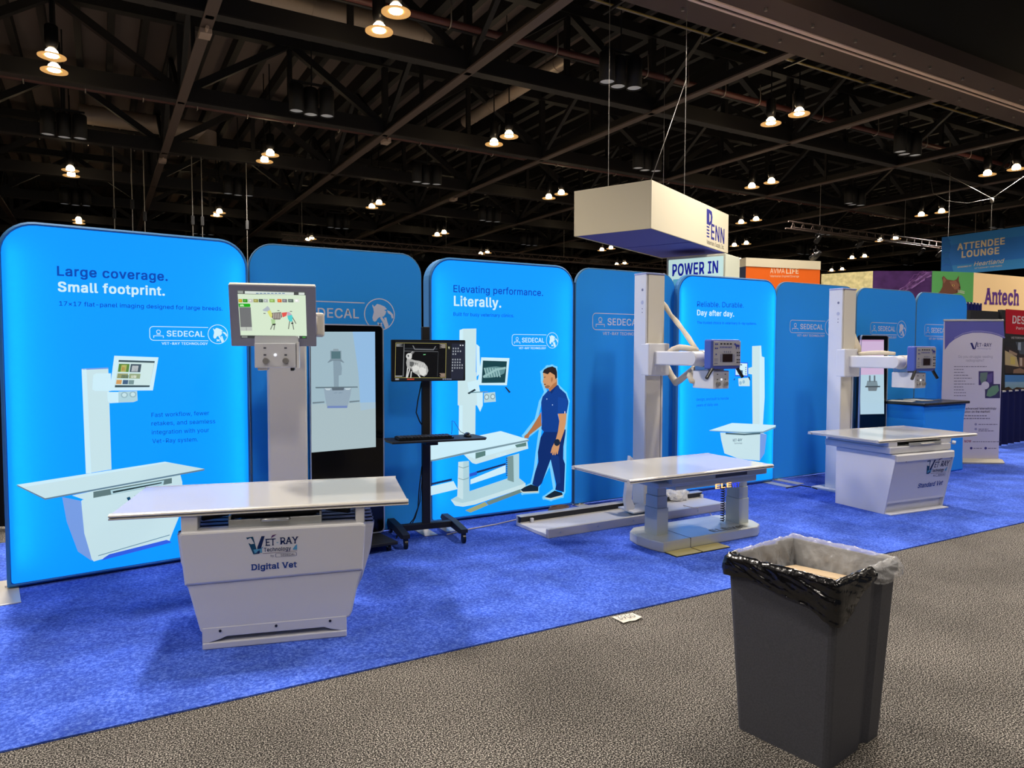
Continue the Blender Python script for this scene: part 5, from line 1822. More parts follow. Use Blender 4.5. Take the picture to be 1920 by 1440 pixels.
def kpic1(sh, m):
    P = lambda pts, c, l=2: sh.poly(m, pts, scr(c), l)
    P([(582.5, 622), (703, 622), (704.6, 838), (584, 848.5)], (158, 184, 196), 1)
    P([(583.3, 758), (704, 754), (704.6, 838), (584, 848.5)], (168, 188, 194), 2)
    P([(661, 622), (703, 622), (704, 765), (676, 770), (672, 700)], (146, 186, 224), 2)
    P([(586, 754), (608, 752.5), (608, 755), (586, 757)], (110, 128, 138), 3)
    P([(655, 752), (674, 750.6), (674, 753), (655, 755)], (110, 128, 138), 3)
    P([(619, 657.5), (639.6, 657.5), (640, 674), (619.4, 674)], (130, 150, 162), 4)
    P([(621, 659), (638, 659), (638.4, 672.6), (621.2, 672.6)], (84, 116, 124), 5)
    P([(625, 654), (634, 654), (635, 657.5), (624, 657.5)], (140, 158, 168), 4)
    P([(619, 674), (640, 674), (645.6, 680), (643, 680), (636, 676.5), (623, 676.5), (616, 680), (613.6, 680)], (120, 140, 152), 4)
    P([(624.5, 676), (638, 676), (641, 690), (640, 703), (635, 704), (635, 725), (626, 725)], (134, 156, 170), 3)
    P([(591, 725.5), (670, 724.6), (671, 726.6), (592, 728)], (96, 114, 124), 5)
    P([(606.6, 728), (659, 727.6), (657, 740), (651, 764.6), (613, 765)], (146, 166, 182), 4)
    P([(622, 727.5), (645, 727), (644, 731.6), (623, 732)], (90, 104, 116), 5)
    P([(608, 728), (621, 728), (618, 731.6), (612, 731.6)], (192, 208, 216), 5)
    P([(646, 728), (658, 727.6), (655, 731), (648, 731)], (192, 208, 216), 5)
    P([(614, 761), (651, 760.6), (650.4, 764.8), (613.4, 765.2)], (112, 134, 186), 5)
    sh.text(m, 'VET-RAY', (626, 738), (642, 737.6), 2.6, scr((110, 132, 152)), 0, 5)


kiosk('tall vertical black screen showing a grey x-ray room, behind the near table', 1.395, 1.985, 5.50, kpic1)


def kpic4(sh, m):
    P = lambda pts, c, l=2: sh.poly(m, pts, scr(c), l)
    P([(1612, 637), (1657, 637), (1657.6, 776), (1613, 777)], (176, 206, 222), 1)
    P([(1612, 637), (1657, 637), (1657, 702), (1613, 703)], (204, 178, 212), 2)
    P([(1612, 637), (1657, 637), (1657, 640), (1612, 640)], (190, 150, 190), 3)
    P([(1626, 714), (1644, 714), (1646, 724), (1624, 724)], (120, 140, 150), 2)
    P([(1622, 724), (1650, 723.6), (1650, 726), (1622, 726.4)], (60, 72, 80), 3)
    P([(1627, 726), (1645, 726), (1643, 733), (1628, 733)], (110, 122, 130), 3)
    P([(1629, 704), (1632, 704), (1632, 716), (1629, 716)], (96, 110, 120), 3)
    P([(1638, 704), (1641, 704), (1641, 716), (1638, 716)], (96, 110, 120), 3)


kiosk('smaller vertical black screen standing behind the rear white column', 8.30, 8.87, 5.55, kpic4)

# ---- mobile cart
CL, CR = (2.335, 5.46, .008), R(-8)
CW = place(CL, CR)
t = thing('monitor_cart', 'black wheeled cart on a thin pole holding a monitor and a keyboard shelf', 'cart', CL, CR)
m = MB()
m.box(-.032, .032, -.022, .022, .08, 1.76, BLACK_MATT, .004)
m.box(.034, .04, -.01, .01, .1, 1.6, STEEL, .001)
m.build('pole', t)
m = MB()
m.box(-.24, .24, -.03, .03, .075, .125, BLACK_MATT, .004)
m.build('crossbar', t)
for s in (-1, 1):
    m = MB()
    m.prism([(-.30, .085), (-.24, .07), (.24, .07), (.30, .085), (.26, .125), (-.05, .13), (-.30, .115)], 'x', s * .24 - .03, s * .24 + .03, BLACK_MATT, bev=.004)
    leg = m.build('leg', t)
    for yy in (-.275, .27):
        m = MB()
        m.cyl((s * .24 - .012, yy, .036), (s * .24 + .012, yy, .036), .036, BLACK, n=18)
        m.cyl((s * .24 + .012, yy, .032), (s * .24 + .016, yy, .032), .02, mat('caster_grey', (150, 150, 156), 0.4), n=16)
        m.box(s * .24 - .018, s * .24 + .018, yy - .016, yy + .016, .05, .085, BLACK, .003)
        m.build('caster', leg)
m = MB()
m.prism(round_rect(-.305, .315, 1.315, 1.652, .006, 2), 'y', -.10, -.065, BLACK, bev=.003)
mon = m.build('monitor', t)
m = MB()
m.box(-.06, .06, -.066, .0, 1.43, 1.55, BLACK_MATT, .004)
m.build('monitor_mount', t)
sm = Sheet(CW, Matrix.Translation((0, -.1005, 0)))
m = MB()
P = lambda pts, c, l=2: sm.poly(m, pts, scr(c), l)
P([(741.5, 639), (872.5, 641), (868.5, 713), (739.5, 713.6)], (22, 24, 30), 1)
P([(742, 642.6), (837, 643.6), (836, 709), (740.5, 708.6)], (2, 3, 5))
for a in ([(742, 642.6), (837, 643.6), (837, 644.2), (742, 643.2)], [(740.4, 707.8), (836, 708.4), (836, 709), (740.4, 708.5)], [(836, 643.6), (836.8, 643.6), (835.6, 709), (835, 709)], [(741.6, 643), (742.2, 643), (741, 708), (740.4, 708)]):
    P(a, (176, 166, 96), 3)
P([(757, 644.6), (758.4, 644.6), (756.6, 706), (755, 706)], (110, 112, 114), 3)
P([(758, 652), (820, 653), (820, 656), (758, 655)], (34, 38, 44), 3)
P([(773, 648), (775, 648), (778, 654), (812, 655), (816, 649), (817.4, 649.4), (813, 656.6), (777, 655.6)], (120, 122, 126), 4)
P([(758, 657.6), (821, 659), (821, 660), (758, 658.8)], (96, 98, 102), 4)
P([(821, 659), (822, 659), (820.4, 706), (819.4, 706)], (54, 56, 60), 4)
B = (206, 206, 204)
P([(761.6, 665), (765, 662.4), (770, 662), (772.4, 665), (771.6, 672), (767.6, 674), (763, 672.6), (761, 669)], B, 5)
P([(763.6, 666), (766, 665), (767, 668), (765, 670)], (70, 72, 74), 6)
sm.line(m, [(770, 663), (773.4, 659.6)], .01, scr((150, 150, 150)), 4)
sm.line(m, [(771.4, 665), (776, 660)], .008, scr((110, 110, 110)), 4)
P([(763, 672), (770, 673), (778, 675.6), (786, 676.6), (795, 680), (801, 687), (803, 695), (800, 702.6), (795, 706), (790, 704), (783, 703), (774, 698), (770, 690), (765, 692), (762.6, 687), (761.4, 680)], (168, 168, 166), 5)
P([(768, 678), (776, 678.6), (784, 681), (782, 684), (776, 683), (772, 688), (768, 686)], (90, 92, 92), 6)
P([(784, 692), (791, 688), (798, 692), (799, 701), (793, 704.6), (787, 701)], (216, 216, 212), 6)
P([(772, 688), (780, 685), (787, 689), (782, 696), (775, 697)], (214, 214, 210), 6)
for k in range(7):
    sm.line(m, [(776 + k * 3.2, 677.4 + k * .7), (778.6 + k * 3.3, 688 + k)], .004, scr((226, 226, 222)), 7)
for a, b in (((764, 690), (763, 700)), ((768, 692), (763.6, 707)), ((763, 700), (762, 707)), ((771, 697), (770, 707)), ((784, 703), (787, 707))):
    sm.line(m, [a, b], .009, scr(B), 6)
for k in range(7):
    P([(743, 644.6 + k * .8), (755 - (k % 3) * 3, 644.6 + k * .8), (755 - (k % 3) * 3, 645 + k * .8), (743, 645 + k * .8)], (170, 170, 170), 4)
    P([(824 + (k % 3) * 2, 645.4 + k * 1.1), (835, 645.4 + k * 1.1), (835, 645.9 + k * 1.1), (824 + (k % 3) * 2, 645.9 + k * 1.1)], (196, 186, 176), 4)
    P([(824 + (k % 4), 700 + k * 1.1), (834.4, 700 + k * 1.1), (834.4, 700.5 + k * 1.1), (824 + (k % 4), 700.5 + k * 1.1)], (196, 170, 150), 4)
P([(741, 704.6), (754, 704.6), (754, 706), (741, 706)], (190, 190, 186), 4)
P([(837, 648), (845, 648), (845, 656), (837, 656)], (30, 34, 20), 3)
P([(840, 650), (843, 650), (842.6, 654.6), (841, 654)], (180, 180, 150), 4)
P([(847, 644), (872.4, 644.4), (869, 711), (845.4, 711)], (34, 38, 54), 2)
for r_, row in enumerate((3, 4, 2, 0, 4, 4, 5, 5, 1)):
    for c_ in range(row):
        x, y = 848.8 + c_ * 4.5 - r_ * .25, 652 + r_ * 5.2
        P([(x, y), (x + 2.2, y), (x + 2.2, y + 2.8), (x, y + 2.8)], (170, 176, 184), 3)
        P([(x + .6, y + .6), (x + 1.6, y + .8), (x + 1.2, y + 2), (x + .5, y + 1.8)], (90, 96, 110), 4)
for x in (862, 866.6):
    P([(x, 646.4), (x + 2.2, 646.4), (x + 2.2, 648.6), (x, 648.6)], (220, 220, 224), 3)
P([(763, 710), (776.6, 710), (776.6, 712), (763, 712)], (190, 60, 40))
P([(741, 709.6), (748, 709.6), (748, 712.4), (741, 712.4)], (150, 152, 156))
for k in range(5):
    P([(830 + k * 3.6, 709.8), (832 + k * 3.6, 709.8), (832 + k * 3.6, 711.8), (830 + k * 3.6, 711.8)], (150, 160, 190))
P([(793.4, 664.4), (798, 664), (798, 665.4), (793.4, 665.8)], (120, 200, 140), 4)
m.build('screen', mon)
m = MB()
m.prism([(-.36, -.36), (.40, -.36), (.43, -.30), (.40, -.06), (-.36, -.06), (-.38, -.2)], 'z', .845, .86, BLACK_MATT, bev=.003)
m.box(-.05, .05, -.2, .0, .80, .845, BLACK_MATT, .004)
m.build('keyboard_shelf', t)
m = MB()
m.tube([(-.034, .0, 1.3), (-.06, .02, 1.15), (-.075, .02, 1.05), (-.05, .01, .98), (-.034, 0, .95)], .005, BLACK, 6)
m.tube([(-.034, .0, .6), (-.05, .03, .4), (-.06, .03, .25), (-.10, .02, .16), (-.16, .05, .08), (-.22, .06, .03), (-.25, .02, .012)], .005, BLACK, 6)
m.tube([(-.034, .0, .5), (-.04, .04, .3), (-.08, .05, .16), (-.12, .08, .07), (-.2, .09, .02), (-.24, .08, .012)], .004, BLACK, 6)
m.build('power_cable', t)
k = thing('keyboard', 'black keyboard lying on the cart shelf', 'keyboard', CW @ Vector((-.07, -.22, .86)), CR)
m = MB()
m.prism([(-.075, .002), (.075, .002), (.075, .022), (-.075, .012)], 'x', -.225, .225, BLACK, bev=.003)
m.build('case', k)
m = MB()
for r_ in range(5):
    for c_ in range(15):
        x, y = -.215 + c_ * .0288, -.062 + r_ * .0275
        z = .0165 + .00067 * (y + .075) * 100 * .1
        m.box(x, x + .024, y, y + .022, .012, z + .008, mat('key_black', (30, 30, 33), 0.5), .002, seg=1)
m.build('key', k)['kind'] = 'stuff'
k = thing('computer_mouse', 'black mouse at the right end of the cart shelf beside the keyboard', 'mouse', CW @ Vector((.30, -.2, .86)), CR)
m = MB()
bm = bmesh.new()
bmesh.ops.create_uvsphere(bm, u_segments=18, v_segments=10, radius=1)
for v in bm.verts:
    v.co = Vector((v.co.x * .03, v.co.y * .055, max(0, v.co.z) * .034))
m.from_bm(bm, BLACK, smooth=True)
m.build('shell', k)
m = MB()
m.cyl((-.003, -.025, .03), (.003, -.025, .03), .006, mat('wheel_grey', (70, 70, 74), 0.5), n=10)
m.build('scroll_wheel', k)
m = MB()
m.tube([(0, .055, .012), (-.03, .10, .03), (-.07, .14, .11), (-.085, .15, .12), (-.09, .14, .05), (-.10, .12, .01)], .0022, BLACK, 5)
m.build('cord', k)

# ================================================================== things on the aisle carpet
PL = on_z(1174, 1159, .002)
t = thing('paper_sheet', 'small white paper numbered 3900 taped to the grey aisle carpet', 'paper', (0, 0, 0))
q = [on_z(*p, .004) for p in ((1147, 1156.5), (1169, 1170), (1180, 1165.5), (1191, 1165), (1203.5, 1160), (1185, 1149))]
zs = [.004, .012, .008, .010, .016, .004]
m = MB()
PAP = mat('white_paper', (232, 226, 210), 0.7)
top = [Vector((p.x, p.y, z)) for p, z in zip(q, zs)]
cen = sum(top, Vector()) / 6
m.add(top + [cen] + [p - Vector((0, 0, .0025)) for p in top], [[i, (i + 1) % 6, 6] for i in range(6)] + [[7 + (i + 1) % 6, 7 + i, i, (i + 1) % 6][::-1] for i in range(6)], PAP)
m.build('sheet', t)
a, b, c = on_z(1160, 1163, .013), on_z(1192, 1156, .013), on_z(1148, 1156, .013)
ex = (b - a).normalized()
ey = Vector((-ex.y, ex.x, 0))
ML = Matrix(((ex.x, 0, ey.x, a.x), (ex.y, 0, ey.y, a.y), (0, -1, 0, .0175), (0, 0, 0, 1)))
sp = Sheet(Matrix.Identity(4), ML)
m = MB()
sp.text_uv(m, '3900', .005, -.01, (b - a).length * .94, .052, ink((60, 56, 56)), -.004, 1)
m.build('number', t)

# ---- rubbish bin with its two liners and a box
BL, BR = (2.333, 1.655, 0), R(8)
t = thing('rubbish_bin', 'tall dark grey square rubbish bin on the aisle carpet in the foreground', 'bin', BL, BR)
BINM = mat('bin_grey_plastic', (72, 73, 80), 0.55, 0, 0.4, var=.12, scale=160, bump=.06)


def bin_ring(z, grow=0.0, inset=0.0):
    """Plan outline of the bin at height z: rounded square with a finger recess down its right-hand sides."""
    g = .002 + .036 * z / .72 + grow - inset
    x0, x1, y0, y1, r_ = -g, .415 + g, -g, .39 + g, .022
    pts = []
    for cx, cy, a0 in ((x0 + r_, y0 + r_, 180), (x1 - r_, y0 + r_, 270), (x1 - r_, y1 - r_, 0), (x0 + r_, y1 - r_, 90)):
        for i in range(4):
            a = R(a0 + 30 * i)
            pts.append((cx + r_ * math.cos(a), cy + r_ * math.sin(a)))
        if a0 == 180:
            d = .018
            for f in (.56, .62, .70, .76):
                pts.append((x0 + (x1 - x0) * f, y0 + (d if f in (.62, .70) else 0)))
        if a0 == 0:
            for f in (.24, .30, .38, .44):
                pts.append((x1 - (x1 - x0) * f, y1 - (.018 if f in (.30, .38) else 0)))
    return [(x, y, z) for x, y in pts]


def loft(mb, rings, m_, cap0=False, cap1=False, smooth=False):
    n = len(rings[0])
    vs = [p for r_ in rings for p in r_]
    fs = [[i * n + k, i * n + (k + 1) % n, (i + 1) * n + (k + 1) % n, (i + 1) * n + k] for i in range(len(rings) - 1) for k in range(n)]
    if cap0:
        fs.append(list(range(n))[::-1])
    if cap1:
        fs.append([(len(rings) - 1) * n + k for k in range(n)])
    mb.add(vs, fs, m_, None, smooth)


m = MB()
HB = .72
loft(m, [bin_ring(.0), bin_ring(.2), bin_ring(.45), bin_ring(HB)], BINM, cap0=True)
loft(m, [bin_ring(HB), bin_ring(HB, 0, .006), bin_ring(.05, 0, .006)], BINM, cap1=True)
m.build('bin_body', t)
m = MB()
loft(m, [bin_ring(HB - .03, .001), bin_ring(HB - .03, .008), bin_ring(HB + .004, .008), bin_ring(HB + .004, -.004)], BINM)
m.build('rim', t)

from mathutils import noise as mnoise


def crinkle(p, s, k):
    n = mnoise.noise_vector(Vector(p) * s) + mnoise.noise_vector(Vector(p) * s * 2.7) * .5
    return Vector(p) + n * k


def path_on_ring(z, grow, f0, f1, n):
    """Points along the rim outline between two perimeter fractions."""
    x0, x1, y0, y1 = -grow, .415 + grow, -grow, .385 + grow
    cs = [(x0, y0), (x1, y0), (x1, y1), (x0, y1), (x0, y0)]
    L = [0]
    for a, b in zip(cs, cs[1:]):
        L.append(L[-1] + math.hypot(b[0] - a[0], b[1] - a[1]))
    out = []
    for i in range(n + 1):
        s = ((f0 + (f1 - f0) * i / n) % 1.0) * L[-1]
        for k in range(4):
            if L[k] <= s <= L[k + 1] + 1e-9:
                u = (s - L[k]) / (L[k + 1] - L[k])
                out.append((cs[k][0] + (cs[k + 1][0] - cs[k][0]) * u, cs[k][1] + (cs[k + 1][1] - cs[k][1]) * u, z))
                break
    return out


def ridge(p, fa, fb, sd):
    """Creases: ridged noise stretched along the rim."""
    q = Vector((p[0] * fa + sd, p[1] * fb, sd * 1.7))
    return 1 - 2 * abs(mnoise.noise(q)) + .5 * (1 - 2 * abs(mnoise.noise(q * 2.3)))


def liner(name, label, f0, f1, drop_out, drop_in, reach, m_, sd, gap, amp):
    """Film folded over the rim: outside flap, rolled edge, and the part that hangs inside, all creased."""
    t = thing(name, label, 'bin liner', BL, BR)
    N, NO, NT, NI = 150, 22, 4, 26
    cen = Vector((.2075, .195, 0))
    gr = .038
    base = path_on_ring(0, gr, f0, f1, N)
    per = 2 * (.415 + .39 + 4 * gr)
    vs = []
    for i, b in enumerate(base):
        fr = i / N
        b = Vector(b)
        # outward normal blends round the corners
        a = Vector(base[max(0, i - 4)])
        c = Vector(base[min(N, i + 4)])
        tan = (c - a).normalized()
        out = Vector((tan.y, -tan.x, 0))
        inn = (cen - b).normalized()
        s = fr * (f1 - f0) * per
        do, di, re = drop_out(fr), drop_in(fr), reach(fr)
        for k in range(NO):
            u = k / (NO - 1)
            z = HB + .008 - do * (1 - u)
            r_ = ridge((s, z + s * .35), 7, 46, sd)
            vs.append(b + out * (gap + .006 * math.sin(u * 3.14) + amp * (r_ + .6) * (1 - .5 * u)) + Vector((0, 0, z + .006 * mnoise.noise(Vector((s * 30, sd, 0))) * (1 - u))))
        for k in range(1, NT + 1):
            u = k / NT
            vs.append(b + out * gap * (1 - u) - out * .018 * u + Vector((0, 0, HB + .010 + .010 * math.sin(u * 3.1) + amp * .8 * ridge((s, u * .1), 16, 20, sd + 4))))
        for k in range(1, NI + 1):
            u = k / NI
            p = b - out * .018 + inn * re * u + Vector((0, 0, HB + .010 - di * u))
            r_ = ridge((s + u * .1, u * .5), 12, 5, sd + 9)
            vs.append(p + (inn * di + Vector((0, 0, re))).normalized() * amp * 2.2 * r_ * min(1, u * 4))
    n = NO + NT + NI
    fs = [[i * n + k, (i + 1) * n + k, (i + 1) * n + k + 1, i * n + k + 1] for i in range(N) for k in range(n - 1)]
    mb = MB()
    mb.add(vs, fs, m_, None, True)
    mb.build('liner_film', t)
    return t


BAGB = mat('black_bag_film', (10, 10, 13), 0.2, 0, 0.6, bump=.35, scale=30)
BAGC = film('clear_bag_film', (236, 236, 236), .36, .16)
hump = lambda f, c, w_: math.exp(-((f - c) / w_) ** 2)
# perimeter fractions: 0 front corner, .26 right corner, .5 far corner, .75 left corner
liner('bin_liner', 'black plastic bin liner folded over the near rim of the grey bin', -.27, .145,
      lambda f: max(.012, .062 + .05 * f + .05 * hump(f, .64, .14) - .42 * max(0, f - .76)) + .008 * math.sin(f * 21),
      lambda f: .05 + .10 * hump(f, .2, .25), lambda f: .03 + .07 * hump(f, .15, .3), BAGB, 3.1, .010, .0055)
liner('bin_liner', 'clear plastic bin liner over the far and right rim of the grey bin', .14, .74,
      lambda f: .028 + .035 * hump(f, .14, .16) + .006 * math.sin(f * 31), lambda f: .30, lambda f: .05, BAGC, 9.7, .008, .009)
t = thing('cardboard_box', 'flattened tan cardboard lying inside the clear liner of the bin', 'box', BL, BR)
m = MB()
KR = mat('kraft_card', (196, 172, 138), 0.8)
MX = Matrix.Translation((.215, .2, .625)) @ Matrix.Rotation(R(8), 4, 'Z') @ Matrix.Rotation(R(9), 4, 'Y')
m.box(-.16, .16, -.13, .13, 0, .03, KR, .003, M=MX)
m.build('carton', t)
m = MB()
m.box(-.16, -.005, -.13, .13, .032, .035, KR, M=MX @ Matrix.Rotation(R(-6), 4, 'Y'))
m.box(.005, .16, -.13, .13, .032, .035, KR, M=MX)
m.build('flap', t)

# ---- low clutter behind the lifting table and along the panels
t = thing('plastic_bag', 'crumpled white printed plastic bag on the carpet behind the lifting table', 'bag', on_z(1268, 940, .02), R(10))
m = MB()
bm = bmesh.new()
bmesh.ops.create_icosphere(bm, subdivisions=4, radius=1)
for v in bm.verts:
    p = Vector((v.co.x * .17, v.co.y * .10, v.co.z * .065 + .065))
    q = crinkle(p + Vector((5, 2, 1)), 14, .03) - Vector((5, 2, 1))
    q.z = max(0, q.z)
    v.co = q
m.from_bm(bm, mat('white_bag_film', (226, 224, 220), 0.4, bump=.5, scale=20))
m.build('film', t)
cab = lambda nm, lab, pts, r_, m_: tag(MB().tube(pts, r_, m_, 6).build(nm), lab, 'cable')
G = lambda x, y, z=.014: on_z(x, y, z)
cab('power_cable', 'white flex along the foot of the lit panel with the standing man', [G(838, 1002), G(880, 992), G(930, 983), G(968, 974), G(1000, 966), G(1040, 962), G(1075, 953)], .006, mat('white_flex', (196, 186, 180), 0.5))
cab('power_cable', 'black cable trailing over the carpet to the foot of the rear column', [G(1474, 915), G(1500, 910), G(1520, 913), G(1532, 917)], .006, BLACK)
cab('power_cable', 'thin white cable looped on the carpet behind the lifting table legs', [G(1275, 946), G(1300, 952, .1), G(1325, 955), G(1334, 966), G(1330, 974), G(1318, 979)], .004, mat('white_flex', (196, 186, 180), 0.5))
t = thing('cable_coil', 'flat brown cable coil tucked under the right end of the standing man panel', 'cable', on_z(1046, 957, .01))
m = MB()
for k in range(3):
    m.tube([(.10 * math.cos(a * .314) + .01 * k, .07 * math.sin(a * .314), .012 + .01 * k) for a in range(21)], .007, mat('brown_flex', (120, 92, 72), 0.6), 6)
m.build('coil', t)

# ---- counter
t = thing('counter', 'blue fabric pop-up counter with a flared black top beside the rear table', 'counter', (8.91, 5.08, .008))
m = MB()
w, d = .93, .62
pr = [(0.0, .0), (w, .0), (w - .015, .2), (w - .02, .45), (w - .01, .7), (w + .03, .88), (-.03, .88), (.01, .7), (.02, .45), (.015, .2)]
m.prism(pr, 'y', 0, d, FABRIC_BLUE, bev=.02)
m.build('fabric_wrap', t)
m = MB()
m.box(-.05, w + .06, -.03, d + .03, .88, .915, BLACK, .01)
m.build('counter_top', t)
for lab, x0, y0, rz_, wd, hd, mt in (('white leaflets lying on the black counter top, left pile', .12, .2, 20, .21, .28, PAP), ('white leaflets lying on the black counter top, middle pile', .42, .25, -8, .21, .28, PAP)):
    p = thing('leaflet', lab, 'leaflet', (8.86 + x0, 5.08 + y0, .924), R(rz_), 'leaflets on the counter')
    m = MB()
    m.box(0, wd, 0, hd, 0, .006, mt)
    m.build('sheet', p)
p = thing('tablet_computer', 'grey tablet lying on the right of the black counter top', 'tablet', (9.5, 5.3, .924), R(12))
m = MB()
m.prism(round_rect(0, .25, 0, .17, .012, 3), 'z', 0, .008, GREYFRAME, bev=.002)
m.build('case', p)
m = MB()
m.box(.01, .24, .01, .16, .008, .009, mat('black_glass', (6, 6, 9), 0.12, 0, 0.35))
m.build('screen', p)

# ---- pull-up banner
BA, BB = Vector((10.47 * .975, 5.735 * .975, .008)), Vector((11.165 * .975, 5.29 * .975, .008))
rz = math.atan2(BB.y - BA.y, BB.x - BA.x)
t = thing('pull_up_banner', 'white and violet pull-up banner asking about reading radiographs', 'banner', BA, rz)
W = (BB - BA).length
BWm = place(BA, rz)
m = MB()
m.box(.0, W, -.002, .002, .055, 1.995, mat('banner_film', (206, 200, 212), 0.55))
m.build('graphic', t)
m = MB()
m.box(-.005, W + .005, -.012, .012, 1.985, 2.01, ALU, .003)
m.build('top_bar', t)
m = MB()
m.prism([(-.11, .0), (.11, .0), (.115, .02), (.06, .06), (-.06, .06), (-.115, .02)], 'x', -.01, W + .02, mat('banner_base', (206, 198, 176), 0.35, 0.3), bev=.006)
m.build('base', t)
m = MB()
m.cyl((W / 2, .03, .05), (W / 2, .015, 1.98), .01, ALU, n=8)
m.build('support_pole', t)
sb = Sheet(BWm, Matrix.Translation((0, -.0025, 0)))
m = MB()
vio = ink((98, 98, 168))
arc = [(1771.5, 656), (1780, 644), (1790, 636), (1805, 628), (1823, 623.6), (1840, 623.4), (1858, 625.6), (1872, 629.6), (1883.6, 635)]
sb.poly(m, [(1771.5, 603), (1881.5, 603)] + arc[::-1], vio, 1)
sb.line(m, [(x, y - 2.4) for x, y in arc[2:]], .012, ink((150, 146, 196)), 2)
a, b, c_ = sb.uv(1819, 655), sb.uv(1860, 651), sb.uv(1819, 642)
nv = ink((40, 44, 104))
sb.poly(m, [(1819, 643), (1823, 642.6), (1826, 650), (1827.4, 655), (1824, 655)], nv, 1)
sb.poly(m, [(1826.6, 655), (1828.6, 655), (1832.6, 641), (1830.6, 641.6)], nv, 1)
sb.text(m, 'ET-RAY', (1832, 650), (1859, 650), 6.6, nv, .012, 1)
sb.text(m, 'technology by', (1833, 654.6), (1858, 655), 2.6, ink((150, 148, 180)), 0, 1)
sb.text(m, 'Do you struggle reading', (1797, 671), (1861, 671), 4.6, ink((150, 146, 166)), 0, 1)
sb.text(m, 'radiographs?', (1811, 678), (1845, 678), 4.6, ink((150, 146, 166)), 0, 1)
gy = ink((122, 118, 136))


def small_line(x0, x1, y, h, c):
    """A line of print too small to read: short strokes with word gaps."""
    rr = random.Random(int(x0 * 7 + y * 13))
    x = x0
    while x < x1:
        e = min(x1, x + rr.uniform(2.4, 6.5))
        sb.rect(m, x, y - h, e, y, c, 1)
        x = e + 1.0


for k, xr in enumerate((1850, 1807, 1808, 1815, 1822, 1810, 1828, 1807, 1807, 1811, 1811)):
    small_line(1788.6, xr, 688 + k * 5.45, 1.3, gy)
sb.text(m, 'most advanced teleradiology', (1797, 768), (1868, 767.6), 4, ink((70, 64, 88)), .012, 1)
sb.text(m, 'solution on the market!', (1801, 774), (1856, 773.6), 4, ink((70, 64, 88)), .012, 1)
small_line(1804, 1850, 780.5, 1.8, gy)
small_line(1800, 1857, 785.6, 1.8, gy)
sb.rect(m, 1835, 696, 1863, 722, ink((70, 58, 110)), 1)
sb.poly(m, [(1838, 699), (1852, 698), (1850, 710), (1846, 719), (1840, 720), (1837, 710)], ink((104, 124, 116)), 2)
sb.poly(m, [(1850, 703), (1861, 699), (1860, 716), (1852, 719)], ink((96, 84, 140)), 2)
sb.rect(m, 1847, 720, 1875, 746.5, ink((62, 60, 96)), 3)
sb.poly(m, [(1849, 742), (1852, 731), (1860, 724), (1871, 722), (1873, 732), (1866, 740), (1856, 744)], ink((104, 142, 116)), 4)
sb.disc(m, sb.uv(1847, 722.6), .055, ink((206, 200, 212)), 5)
for k, y in enumerate((795.5, 804.5)):
    sb.disc(m, sb.uv(1829.5, y), .017, ink((150, 146, 176)), 1)
    small_line(1834.6, 1870 - k * 17, y + 1, 1.4, gy)
small_line(1834.6, 1864, 808.6, 1.4, gy)
sb.text(m, 'NOW', (1808, 829.6), (1821, 829.4), 4.4, ink((150, 50, 90)), .02, 1)
small_line(1823.6, 1875, 829, 1.3, gy)
for x in (1821, 1848):
    sb.disc(m, sb.uv(x, 840.4), .018, ink((64, 62, 130)), 1)
    small_line(x + 4, x + 20, 841.2, 1.3, gy)
m.build('lettering', t)

# ================================================================== signs and booths beyond
CREAMF = mat('cream_sign_fabric', (208, 199, 174), 0.8, 0, 0.15)
NAVYF = mat('blue_sign_lining', (84, 92, 190), 0.8, 0, 0.15)
Q = [Vector((8.577, 11.907)), Vector((8.951, 10.278)), Vector((12.794, 11.99)), Vector((12.42, 13.62))]
ZB, ZT = 3.85, 4.745
rz = math.atan2(Q[2].y - Q[1].y, Q[2].x - Q[1].x)
t = thing('hanging_sign', 'big cream rectangular sign hanging from the roof with a dark blue underside', 'sign', (Q[1].x, Q[1].y, ZB), rz)
SWm = place((Q[1].x, Q[1].y, ZB), rz)
wq, dq, hq = (Q[2] - Q[1]).length, (Q[0] - Q[1]).length, ZT - ZB
m = MB()
for a in ((0, wq, 0, .03), (0, wq, dq - .03, dq), (0, .03, .03, dq - .03), (wq - .03, wq, .03, dq - .03)):
    m.box(a[0], a[1], a[2], a[3], 0, hq, CREAMF, .004)
m.build('fabric_wall', t)
m = MB()
m.box(.03, wq - .03, .03, dq - .03, .012, .03, NAVYF)
m.box(wq * .5 - .008, wq * .5 + .008, .03, dq - .03, .004, .012, NAVYF)
m.build('underside', t)
ss = Sheet(SWm, Matrix.Translation((0, -.0005, 0)))
m = MB()
pb = ink((52, 54, 130))
gk = ink((60, 58, 60))
a, b = ss.uv(1325, 447), ss.uv(1333, 430)
P_ = lambda pts, k=pb, l=1: ss.poly(m, pts, k, l)
P_([(1325, 391), (1330, 393), (1330, 422), (1325, 420)])
P_([(1330, 393), (1334.5, 397), (1336, 407), (1335, 418), (1330, 424), (1330, 417), (1332.4, 414), (1332.6, 404), (1330, 399)])
for k in range(4):
    P_([(1325, 423 + k * 6), (1330, 425 + k * 6), (1330, 428 + k * 6), (1325, 426 + k * 6)])
ss.text(m, 'ENN', (1333, 447.5), (1358, 457), 28, pb, .03, 1)
ss.text(m, 'Veterinary Supply, Inc.', (1325, 457), (1357.5, 467.5), 8, gk, .01, 1)
m.build('lettering', t)
m = MB()
m.cyl((.02, dq * .55, hq), (.02, dq * .55, 9.05 - ZB), .006, WIRE, n=5)
m.build('suspension_wire', t)
m = MB()
m.tube([(wq - .05, dq - .05, hq), (wq - .05, dq - .05, 9.05 - ZB)], .006, WIRE, 5)
m.build('suspension_wire', t)
m = MB()
